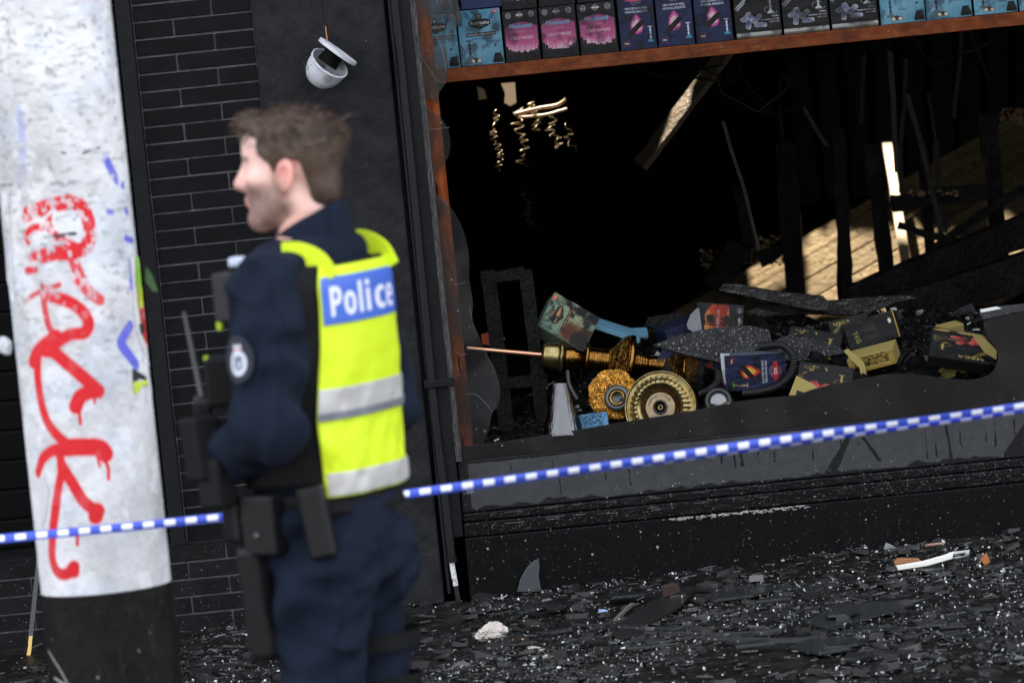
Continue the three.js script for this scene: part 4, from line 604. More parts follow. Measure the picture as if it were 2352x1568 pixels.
  sheet('yellow_corner', 'yellow folded card beside the metal bracket', 'card', [[2236, 772], [2262, 776], [2290, 806], [2288, 826], [2262, 810]], -0.2, 0.002, SIDE.gold, -0.2);
  sheet('white_flap', 'torn white card flap standing up in the rubble', 'card', [[1577, 745], [1586, 722], [1600, 708], [1606, 708], [1612, 757], [1592, 762], [1580, 756]], -0.44, 0.002, std({ color: lin(0.62, 0.64, 0.68), roughness: 0.7, map: tx.mortar }), -0.15);
  sheet('white_flap', 'white crumpled card end on the sideways navy carton', 'card', [[1655, 812], [1676, 812], [1680, 895], [1664, 880], [1658, 850]], -0.118, 0.003, std({ color: lin(0.3, 0.31, 0.34), roughness: 0.6 }), 0, 0.002);
  // speckled slab and burnt sheets
  const crust = canTex(512, 512, (c, w, h) => { grainFill(c, w, h, [34, 34, 35], 20, 24, 181); speckle(c, w, h, 5200, 182, { min: 0.8, max: 3.6, lo: 70, hi: 190, power: 2 }); speckle(c, w, h, 4200, 183, { min: 0.8, max: 4, lo: 4, hi: 24, power: 2 }); }, true);
  const slabM = std({ map: rep(crust, 2.2), color: lin(0.6, 0.6, 0.6), specularIntensity: 0.4, roughness: 0.45, bumpMap: rep(BUMP, 10), bumpScale: 0.006 });
  sheet('crusted_slab', 'pointed slab of crusted grey speckled ceiling over the navy carton', 'slab', [[1498, 792], [1560, 770], [1640, 752], [1720, 748], [1768, 760], [1776, 800], [1690, 812], [1668, 842], [1640, 832], [1560, 812]], -0.2, 0.012, slabM, -0.35, 0.004);
  sheet('burnt_sheet', 'crumpled black sheet over the rubble behind the hose', 'sheet', [[1760, 800], [1800, 770], [1860, 775], [1930, 800], [1940, 815], [1850, 835], [1790, 830]], -0.36, 0.008, slabM, -0.5, 0.008);
  const peel = canTex(512, 256, (c, w, h) => { grainFill(c, w, h, [44, 42, 40], 18, 10, 185); const r = rng(186); for (let k = 0; k < 700; k++) { const v = r() < 0.5 ? 10 + 14 * r() : 70 + 50 * r(); c.fillStyle = rgb(v, v * 0.97, v * 0.94, 0.8); c.fillRect(r() * w, r() * h, 4 + 30 * r(), 1 + 4 * r()); } }, true);
  const peelM = std({ map: rep(peel, 1.6, 3), color: lin(0.55, 0.55, 0.55), specularIntensity: 0.3, roughness: 0.5, bumpMap: rep(tx.crack, 10), bumpScale: 0.006 });
  sheet('charred_plank', 'thick peeling charred plank lying on top of the rubble', 'plank', [[1650, 668], [1662, 652], [1700, 655], [1800, 672], [1890, 684], [1905, 700], [1900, 722], [1850, 716], [1760, 694]], -0.62, 0.03, peelM, -0.45, 0.005);
  sheet('burnt_sheet', 'curling burnt sheet at the right end of the charred plank', 'sheet', [[1710, 712], [1760, 700], [1880, 690], [2000, 684], [2080, 680], [2110, 686], [2060, 696], [2010, 716], [1960, 724], [1860, 722], [1730, 730]], -0.68, 0.012, peelM, -0.35, 0.006);
  sheet('burnt_sheet', 'long dark burnt sheet edge under the charred plank', 'sheet', [[1490, 728], [1560, 718], [1640, 735], [1660, 760], [1560, 765], [1480, 750]], -0.75, 0.01, M.char, -0.4, 0.006);
  // grey bracket at the right
  const bk = thing('metal_bracket', 'bent grey metal frame end above the sooty glass', 'bracket', [0, 0, 0]);
  const grey = std({ map: tx.dusty, color: lin(1.4, 1.45, 1.5), roughness: 0.45, metalness: 0.3 });
  const fl = (name, pts, z, th, mat) => { const g = plate(pts.map(([x, y]) => { const p = at(x, y, z); return [p.x, p.y]; }), th, 0.001); g.translate(0, 0, z); part(bk, name, worldUV(rough(g, 0.0015, 20, 2)), mat); };
  fl('web', [[2256, 728], [2310, 712], [2400, 700], [2400, 780], [2330, 792], [2290, 806], [2268, 766]], -0.05, 0.014, M.frame); fl('lip', [[2250, 720], [2252, 712], [2300, 704], [2420, 690], [2420, 704], [2330, 716], [2258, 733]], -0.04, 0.04, grey); fl('torn_edge', [[2330, 716], [2340, 714], [2356, 775], [2375, 800], [2360, 806], [2342, 780]], -0.034, 0.01, grey); fl('white_chip', [[2252, 712], [2290, 705], [2300, 709], [2254, 718]], -0.018, 0.004, std({ color: lin(0.6, 0.6, 0.6), roughness: 0.7 }));
}
{ // crushed cartons and charred lumps packed between the rest
  const r = rng(251), mats = [SIDE.fing, SIDE.fire, M.charWet, SIDE.fing, M.char, SIDE.gold, SIDE.mz];
  for (let k = 0; k < 16; k++) {
    const px = rr(1540, 2260, r), py = rr(735, 858, r) - (px - 1850) * 0.03, z = -0.2 - 0.45 * (858 - py) / 120 - 0.1 * r(), g = rough(new THREE.BoxGeometry(rr(0.07, 0.14, r), rr(0.04, 0.09, r), rr(0.04, 0.07, r), 8, 6, 5), 0.016, 16, k * 3.3);
    const m = solo('crushed_carton', 'crushed burnt carton packed into the window rubble', 'carton', worldUV(g), mats[k % 7], 'crushed burnt cartons in the rubble'); m.position.copy(at(px, py, z)); m.rotation.set(rr(-0.6, 0.6, r), rr(-0.8, 0.8, r), rr(-0.7, 0.7, r));
  }
  const n = 700, im = new THREE.InstancedMesh(rough(new THREE.IcosahedronGeometry(1, 3), 0.55, 1.7, 5), M.charWet, n), mm = new THREE.Matrix4(), q = new THREE.Quaternion();
  for (let i = 0; i < n; i++) { const px = i < 420 ? rr(1500, 2300, r) : rr(1900, 2290, r), py = rr(745, 890, r) - (px - 1850) * 0.05, z = -0.12 - 0.5 * (900 - py) / 150 - 0.16 * r(), s2 = 0.006 + 0.03 * Math.pow(r(), 2.5); im.setMatrixAt(i, mm.compose(at(px, py, z), q.setFromEuler(new THREE.Euler(r() * 6, r() * 6, r() * 6)), V(s2 * 1.5, s2 * 0.7, s2))); }
  im.name = 'charred_lumps'; im.userData = { kind: 'stuff', label: 'charred lumps filling the gaps between the fallen cartons', category: 'debris' }; scene.add(shade(im));
}
// corrugated hoses and valve
{
  const hose = (lab, pts, r) => { // ribbed tube
    const c = new THREE.CatmullRomCurve3(pts), L = c.getLength(), n = Math.round(L / 0.0016), fr = c.computeFrenetFrames(n, false), pos = [], idx = [], na = 12;
    for (let j = 0; j <= n; j++) { const p = c.getPointAt(j / n), rad = r * (1 + 0.13 * Math.sin(j / n * L / 0.0075 * 6.283)); for (let i = 0; i < na; i++) { const a = i / na * 6.283; pos.push(p.x + rad * (Math.cos(a) * fr.normals[j].x + Math.sin(a) * fr.binormals[j].x), p.y + rad * (Math.cos(a) * fr.normals[j].y + Math.sin(a) * fr.binormals[j].y), p.z + rad * (Math.cos(a) * fr.normals[j].z + Math.sin(a) * fr.binormals[j].z)); } }
    for (let j = 0; j < n; j++) for (let i = 0; i < na; i++) { const a = j * na + i, b = j * na + (i + 1) % na; idx.push(a, a + na, b, b, a + na, b + na); }
    const g = new THREE.BufferGeometry(); g.setAttribute('position', new THREE.Float32BufferAttribute(pos, 3)); g.setIndex(idx); g.computeVertexNormals(); solo('hookah_hose', lab, 'hose', worldUV(g), std({ color: lin(0.008, 0.008, 0.008), roughness: 0.4, specularIntensity: 0.4 }));
  };
  const z = -0.1;
  hose('black corrugated hose curving round the sideways navy carton', [at(1745, 796, z - 0.1), at(1800, 795, z - 0.03), at(1822, 820, z), at(1818, 855, z), at(1790, 885, z), at(1740, 900, z), at(1705, 903, z)], 0.0115);
  hose('short black corrugated hose behind the round brass base', [at(1650, 850, z), at(1648, 875, z), at(1630, 895, z), at(1610, 905, z - 0.02)], 0.012);
  hose('black corrugated hose lying along the sill right of the valve', [at(1680, 936, -0.06), at(1720, 926, -0.06), at(1790, 918, -0.06), at(1850, 912, -0.07)], 0.009);
  const vv = thing('hose_valve', 'round black and chrome hose valve beside the brass base', 'valve', at(1650, 922, -0.07)); vv.rotation.set(-0.15, 0.1, 0);
  const l = (pr, mat, n, x = 0, y = 0) => { const g = new THREE.LatheGeometry(pr.map(([r, h]) => new THREE.Vector2(r, h)), 36); g.rotateX(Math.PI / 2); g.translate(x, y, 0); part(vv, n, g, mat); };
  l([[0, -0.02], [0.042, -0.02], [0.044, 0.0], [0.036, 0.006], [0.03, 0.002], [0.03, -0.004], [0, -0.004]], BR.blackMetal, 'body'); l([[0.0, -0.003], [0.026, -0.003], [0.024, 0.004], [0.012, 0.006], [0, 0.006]], std({ color: lin(0.16, 0.16, 0.17), metalness: 1, roughness: 0.22 }), 'chrome_cap'); l([[0.007, 0.002], [0.014, 0.002], [0.014, 0.022], [0.009, 0.024], [0.007, 0.02]], BR.pewter, 'outlet', 0.028, -0.02);
}
// charred rack at the left of the window
{
  const z = -0.35, rk = thing('charred_rack', 'charred black timber rack standing at the left end of the window', 'rack', [0, 0, 0]);
  const w = (x0, y0, x1, y1, wd, n = 'rail') => part(rk, n, rough(worldUV(bar(at(x0, y0, z), at(x1, y1, z), wd / PXM(z), 0.035)), 0.006, 22, R() * 30), M.char);
  w(1120, 620, 1168, 1020, 34, 'upright'); w(1206, 620, 1250, 1000, 30, 'upright'); w(1110, 640, 1205, 625, 26); w(1150, 880, 1255, 868, 26); w(1160, 990, 1260, 975, 18);
  solo('orange_scrap', 'small orange scorched scrap behind the charred rack', 'scrap', plate([[1104, 768], [1122, 762], [1128, 770], [1160, 775], [1150, 800], [1108, 790]].map(([x, y]) => { const p = at(x, y, -0.5); return [p.x, p.y]; }), 0.004).translate(0, 0, -0.5), std({ color: lin(0.4, 0.07, 0.02), roughness: 0.7 }));
}

// ---------------------------------------------------------------- debris on the footpath
const onPath = (px, py, dy = 0) => { let p = atY(px, py, 0); for (let k = 0; k < 4; k++) p = atY(px, py, bank(p.x, p.z) + dy); return p; };
{
  const r = rng(201), shard = (n, seed) => { const q = rng(seed), pts = []; for (let k = 0; k < n; k++) { const a = (k + 0.7 * q()) / n * 6.283, d = 0.45 + 0.6 * q(); pts.push([Math.cos(a) * d, Math.sin(a) * d * (0.35 + 0.4 * q())]); } const g = plate(pts, 0.13); g.rotateX(-Math.PI / 2); return g; };
  const kinds = [[3, 1], [4, 2], [5, 3], [4, 4], [3, 5], [6, 6]].map((a) => shard(...a));
  const scatter = (name, label, geos, mat, n, place) => geos.forEach((g, gi) => {
    const m = Math.floor(n / geos.length), im = new THREE.InstancedMesh(g, mat, m), mm = new THREE.Matrix4(), q = new THREE.Quaternion();
    for (let i = 0; i < m; i++) { const o = place(r); im.setMatrixAt(i, mm.compose(o.p, q.setFromEuler(new THREE.Euler(o.t[0], o.t[1], o.t[2], 'YXZ')), o.s)); im.setColorAt(i, o.c); }
    im.name = numbered(name); im.userData = { kind: 'stuff', label, category: 'debris' }; scene.add(shade(im));
  });
  const zpick = (q) => (q() < 0.8 ? 0.06 + 2.6 * Math.pow(q(), 0.9) : 2.6 + 2.35 * q());
  const dens = (x, z, q) => q() < (x < -0.4 ? 0.35 + 0.3 * sstep(0.5, 1.5, z) : 1) * (0.15 + 0.85 * sstep(0.38, 0.6, fbm(x * 3.1, z * 1.7, 77, 4)));
  const spot = (q) => { let x, z; do { x = rr(-2.4, 3.0, q); z = zpick(q); } while (!dens(x, z, q)); return [x, z]; };
  scatter('glass_shards', 'countless small sooty glass shards strewn over the footpath', kinds, phy({ color: lin(1, 1, 1), roughness: 0.12, specularIntensity: 1 }), 21000, (q) => {
    const [x, z] = spot(q), s = 0.005 + 0.034 * Math.pow(q(), 3.4), v = q() < 0.12 ? rr(0.04, 0.2, q) : rr(0.005, 0.026, q); return { p: V(x, bank(x, z) + rr(0.0, 0.012, q), z), t: [q() < 0.1 ? rr(-0.9, 0.9, q) : rr(-0.15, 0.15, q), q() * 6.283, rr(-0.2, 0.2, q)], s: V(s, s * (0.35 + 0.6 * q()), s), c: lin(v, v * rr(0.98, 1.06, q), v * rr(0.94, 1.06, q)) };
  });
  scatter('char_splinters', 'black charred splinters and flakes strewn over the footpath', [new THREE.BoxGeometry(1, 0.08, 0.16), rough(new THREE.BoxGeometry(1, 0.25, 0.6, 3, 1, 2), 0.1, 2, 4)], std({ roughness: 0.5 }), 6000, (q) => {
    const [x, z] = spot(q), s = 0.012 + 0.06 * Math.pow(q(), 3), v = q() < 0.06 ? rr(0.04, 0.1, q) : rr(0.005, 0.025, q); return { p: V(x, bank(x, z) + rr(0.002, 0.014, q), z), t: [rr(-0.2, 0.2, q), q() * 6.283, rr(-0.25, 0.25, q)], s: V(s, s, s), c: lin(v * rr(1, 1.12, q), v, v * 0.95) };
  });
  const speckPlace = (sm, lg) => (q) => { const [x, z] = spot(q), s = sm + lg * Math.pow(q(), 4), v = 0.06 + 0.7 * Math.pow(q(), 1.6), or = q() < 0.008; return { p: V(x, bank(x, z) + rr(0.004, 0.02, q), z), t: [q() * 3, q() * 6, q() * 3], s: V(s * (1 + q()), s * 0.5, s), c: or ? lin(0.6, 0.25, 0.06) : lin(v, v, v * 0.96) }; };
  scatter('ash_crumbs', 'white ash and glass crumbs peppering the footpath', [new THREE.OctahedronGeometry(1, 0), rough(new THREE.IcosahedronGeometry(1, 0), 0.3, 2, 1)], std({ roughness: 0.4 }), 15000, speckPlace(0.0008, 0.0036));
  // crumbs lying on the mouldings and plinth tops
  // the large shards one can pick out
  const glassD = [[0.016, 0.017], [0.022, 0.024], [0.012, 0.013]].map(([a, b]) => phy({ color: lin(a, b, b * 0.98), roughness: 0.16, bumpMap: rep(BUMP, 20), bumpScale: 0.001 }));
  const big = (label, pts, mat, group, lift = 0.012, tilt = 0) => { const q = pts.map(([x, y]) => onPath(x, y, lift)), c = q.reduce((a, b) => a.add(b), V(0, 0, 0)).multiplyScalar(1 / q.length); const g = plate(q.map((p) => [p.x - c.x, -(p.z - c.z)]), 0.006, 0.001); g.rotateX(-Math.PI / 2); g.rotateX(tilt); const m = solo('glass_shard', label, 'glass shard', worldUV(g), mat, group); m.position.copy(c); return m; };
  big('long pale-edged glass shard lying nearest the right of the footpath', [[1850, 1432], [1900, 1402], [2000, 1385], [2110, 1380], [2140, 1372], [2060, 1402], [1960, 1428], [1900, 1445]], glassD[1]);
  big('broad brownish glass sheet lying beside the plinth on the right', [[1934, 1305], [1960, 1285], [2040, 1272], [2080, 1276], [2040, 1296], [1970, 1310]], glassD[0]);
  big('lens-shaped glass shard between the two black strips', [[1812, 1488], [1850, 1472], [1930, 1462], [1972, 1470], [1950, 1492], [1880, 1502]], glassD[1]);
  big('wide flat glass sheet left of the long pale-edged shard', [[1600, 1372], [1680, 1348], [1780, 1342], [1790, 1352], [1730, 1372], [1640, 1384]], glassD[0]);
  big('dark triangular glass sheet in the middle of the debris', [[1420, 1440], [1500, 1380], [1560, 1352], [1590, 1360], [1560, 1400], [1480, 1442]], glassD[2]);
  const q = rng(211), mid = 'flat sooty glass shard among the finer debris';
  for (let k = 0; k < 26; k++) { const x = rr(1000, 2340, q), y = rr(1352, 1560, q) - (x - 1500) * 0.1, w = rr(22, 70, q), h = rr(3, 9, q), pts = []; const n = 4 + (q() * 3 | 0); for (let i = 0; i < n; i++) { const a = (i + 0.6 * q()) / n * 6.283; pts.push([x + Math.cos(a) * w * (0.5 + 0.5 * q()), y - Math.cos(a) * w * 0.08 + Math.sin(a) * h]); } if (onPath(x, y).z > 0.12) big(mid, pts, glassD[k % 3], 'larger glass shards on the footpath', 0.012 + 0.012 * q(), rr(-0.06, 0.06, q)); }
  // shard standing up against the plinth, like a fin
  { const z = 0.075, g = plate([[1188, 1358], [1196, 1328], [1210, 1304], [1226, 1288], [1236, 1283], [1238, 1300], [1236, 1322], [1242, 1358]].map(([x, y]) => { const p = at(x, y, z); return [p.x, p.y]; }), 0.005, 0.001); g.translate(0, 0, z); solo('glass_shard', 'fin-shaped glass shard standing upright against the base plinth', 'glass shard', worldUV(g), phy({ color: lin(0.05, 0.055, 0.06), roughness: 0.2 })); }
  const strip = (label, pts, w, h, mat, name = 'window_strip') => { const c = new THREE.CatmullRomCurve3(pts.map(([x, y]) => onPath(x, y, 0.014))), n = 40, gs = []; const s = new THREE.Shape([[-w / 2, 0], [w / 2, 0], [w / 2, h], [-w / 2, h]].map((p) => new THREE.Vector2(p[1], p[0]))); const g = new THREE.ExtrudeGeometry(s, { steps: n, extrudePath: c, bevelEnabled: false }); solo(name, label, 'strip', worldUV(g), mat); };
  const rub = std({ color: lin(0.012, 0.013, 0.014), roughness: 0.35 }), alu = std({ color: lin(0.05, 0.052, 0.055), roughness: 0.35, metalness: 0.3 });
  strip('long curved black window strip in the middle of the footpath', [[1402, 1436], [1480, 1444], [1580, 1452], [1680, 1452], [1780, 1444], [1800, 1436]], 0.022, 0.014, alu);
  strip('black rubber strip lying in the debris right of the middle', [[1600, 1350], [1700, 1352], [1800, 1350], [1900, 1342], [1930, 1338]], 0.016, 0.01, rub);
  strip('straight dark metal strip lying at the bottom right of the debris', [[1600, 1462], [1700, 1464], [1800, 1466], [1880, 1462]], 0.03, 0.012, alu);
  strip('short charred batten lying along the base plinth', [[1330, 1338], [1380, 1326], [1440, 1318]], 0.03, 0.02, M.char, 'charred_batten');
  strip('pale timber splinter in the middle of the debris', [[1412, 1422], [1436, 1398], [1452, 1384]], 0.012, 0.008, std({ color: lin(0.1, 0.1, 0.085), roughness: 0.7 }), 'splinter');
  strip('curved pale trim strip on the litter at the right', [[2034, 1254], [2070, 1268], [2110, 1278], [2150, 1280]], 0.02, 0.006, std({ color: lin(0.3, 0.3, 0.3), roughness: 0.35 }), 'trim_strip');
  strip('thin pale splinter by the white litter at the right', [[2190, 1290], [2220, 1284], [2240, 1280]], 0.006, 0.004, std({ color: lin(0.5, 0.48, 0.44), roughness: 0.7 }), 'splinter');
  const lump = (name, label, cat, px, py, sx, sy, sz, mat, seed, amp = 0.35) => { const p = onPath(px, py, sy * 0.4), g = rough(rough(new THREE.IcosahedronGeometry(1, 12), amp, 1.6, seed), amp * 0.5, 5, seed + 3); g.scale(sx, sy, sz); const m = solo(name, label, cat, worldUV(g), mat); m.position.copy(p); return m; };
  const paperM = std({ map: canTex(256, 256, (c, w, h) => { grainFill(c, w, h, [226, 222, 214], 24, 8, 221); const rq = rng(222); for (let k = 0; k < 70; k++) { c.fillStyle = [rgb(20, 18, 16, 0.6), rgb(190, 150, 90, 0.4), rgb(120, 100, 90, 0.35)][k % 3]; c.beginPath(); c.ellipse(rq() * w, rq() * h, 4 + 20 * rq(), 3 + 12 * rq(), rq() * 3, 0, 7); c.fill(); } }), roughness: 0.85 });
  lump('paper_scrap', 'crumpled white scrap in the left part of the debris', 'paper', 1132, 1456, 0.045, 0.028, 0.05, paperM, 5, 0.5);
  lump('charred_lump', 'black charred lump behind the crumpled white scrap', 'lump', 1136, 1432, 0.035, 0.03, 0.05, M.charWet, 9, 0.5);
  lump('paper_scrap', 'small white scrap lower down in the left debris', 'paper', 1230, 1494, 0.022, 0.01, 0.04, paperM, 7, 0.5);
  lump('plastic_scrap', 'small pale blue crumpled scrap near the curved black strip', 'plastic', 1385, 1408, 0.012, 0.012, 0.02, std({ color: lin(0.35, 0.45, 0.65), roughness: 0.5 }), 8, 0.5);
  const flat = (name, label, cat, pts, mat, th = 0.012, lift = 0.02) => { const q2 = pts.map(([x, y]) => onPath(x, y, lift)), c = q2.reduce((a, b) => a.add(b), V(0, 0, 0)).multiplyScalar(1 / q2.length), g = plate(q2.map((p) => [p.x - c.x, -(p.z - c.z)]), th, 0.001); g.rotateX(-Math.PI / 2); const m = solo(name, label, cat, worldUV(rough(g, 0.003, 30, 2)), mat); m.position.copy(c); };
  const upright = (name, label, cat, pts, z, mat, th = 0.02) => { const g = plate(pts.map(([x, y]) => { const p = at(x, y, z); return [p.x, p.y]; }), th, 0.002); g.translate(0, 0, z); solo(name, label, cat, worldUV(g), mat); };
  const zb = (px, py) => onPath(px, py + 6).z + 0.03;
  upright('brick_chip', 'orange-brown brick chip in the debris near the plinth', 'brick', [[1520, 1348], [1545, 1342], [1558, 1346], [1560, 1358], [1524, 1370]], zb(1540, 1368), std({ color: lin(0.16, 0.07, 0.045), roughness: 0.9, map: tx.mortar }), 0.04);
  upright('cardboard_scrap', 'brown torn cardboard in the litter at the right', 'cardboard', [[2055, 1290], [2062, 1284], [2110, 1284], [2118, 1292], [2080, 1300], [2058, 1302]], zb(2080, 1302), std({ color: lin(0.3, 0.13, 0.05), roughness: 0.9 }), 0.03);
  upright('paper_scrap', 'long torn white paper in the litter at the right', 'paper', [[2060, 1300], [2120, 1290], [2170, 1276], [2190, 1268], [2186, 1282], [2130, 1298], [2064, 1308]], zb(2120, 1306), paperM, 0.01);
  upright('printed_scrap', 'red and white printed scrap lying against the plinth', 'paper', [[2118, 1252], [2170, 1246], [2166, 1258], [2120, 1264]], zb(2150, 1266), std({ color: lin(0.5, 0.3, 0.25), map: paperM.map, roughness: 0.8 }), 0.01);
  upright('orange_scrap', 'small orange scrap at the right end of the litter', 'scrap', [[2254, 1286], [2266, 1272], [2272, 1290], [2262, 1296]], zb(2262, 1296), std({ color: lin(0.35, 0.12, 0.03), roughness: 0.9 }), 0.03);
  upright('bent_wire', 'thin bent white wire in the litter at the right', 'wire', [[2180, 1270], [2226, 1264], [2224, 1276], [2190, 1284], [2188, 1280], [2218, 1273], [2220, 1268], [2182, 1274]], zb(2200, 1286), std({ color: lin(0.5, 0.5, 0.5), roughness: 0.5 }), 0.004);
  strip('short black tube in the litter at the right', [[2100, 1282], [2130, 1276], [2160, 1270]], 0.018, 0.018, rub, 'black_tube');
}
{ // splintered stick leaning against the plinth behind the pole
  const t = thing('leaning_stick', 'thin grey stick with a raw yellow end leaning by the pole', 'stick'), b = onPath(64, 1506, 0.0), m = b.clone().lerp(at(88, 1282, 0.05), 0.2), e = at(92, 1240, 0.046);
  part(t, 'shaft', bar(m, e, 0.013, 0.009), std({ map: tx.mortar, color: lin(0.3, 0.3, 0.3), roughness: 0.9 })); part(t, 'broken_end', rough(bar(b, m, 0.011, 0.008), 0.003, 60, 3), std({ color: lin(0.55, 0.36, 0.12), roughness: 0.9 }));
}
{ // torn security light hanging by its cable in front of the pillar
  const z = 0.11, t = thing('hanging_lamp', 'sooty white dome lamp dangling on its wire before the pillar', 'lamp', at(768, 128, z)), k = 1 / PXM(z);
  const tilt = -0.62 + ROLL * -1; t.rotation.set(0.04, 0, 0);
  const ash = canTex(256, 256, (c, w, h) => { grainFill(c, w, h, [190, 192, 198], 16, 6, 231); const r = rng(232); for (let q = 0; q < 60; q++) { c.fillStyle = rgb(60, 58, 56, 0.25); c.beginPath(); c.ellipse(r() * w, r() * h, 3 + 18 * r(), 2 + 12 * r(), r() * 3, 0, 7); c.fill(); } speckle(c, w, h, 120, 233, { lo: 10, hi: 60, max: 3 }); });
  const wm = std({ map: ash, roughness: 0.6, side: THREE.DoubleSide });
  const spin = (g) => { g.rotateZ(tilt); return g; };
  const bowl = new THREE.LatheGeometry([[0.01, -78], [16, -77], [30, -70], [40, -56], [45, -38], [46, -22], [48, -18], [48, -14], [44, -14], [43, -24], [41, -40], [34, -58], [20, -70], [0.01, -72]].map(([r, y]) => new THREE.Vector2(r * k, y * k)), 48); bowl.translate(0, 20 * k, 0); bowl.rotateX(0.42); bowl.translate(0, -24 * k, 0.006); part(t, 'dome', spin(rough(bowl, 0.0012, 30, 2)), wm);
  const plt = new THREE.CylinderGeometry(51 * k, 51 * k, 9 * k, 40); plt.translate(0, 12 * k, 0); part(t, 'mount_plate', spin(rough(plt, 0.0008, 30, 5)), wm);
  const inn = new THREE.CylinderGeometry(22 * k, 26 * k, 34 * k, 20); inn.translate(-4 * k, -8 * k, 0); part(t, 'lamp_holder', spin(inn), M.char);
  const o = t.position, wires = [at(738, -60, z), at(741, 20, z), at(747, 60, z), at(752, 104, z)].map((p) => V(p.x - o.x, p.y - o.y, 0)); wires[0].y = 3.0 - o.y; wires[0].z = -0.09; part(t, 'wire', tube(wires, 0.0014, 30, 6), M.frame); part(t, 'copper_core', tube([wires[2], wires[2].clone().lerp(wires[3], 0.5), wires[3].clone().add(V(0.002, -0.01, 0))], 0.0018, 10, 6), std({ color: lin(0.6, 0.25, 0.1), metalness: 0.7, roughness: 0.4 }));
}

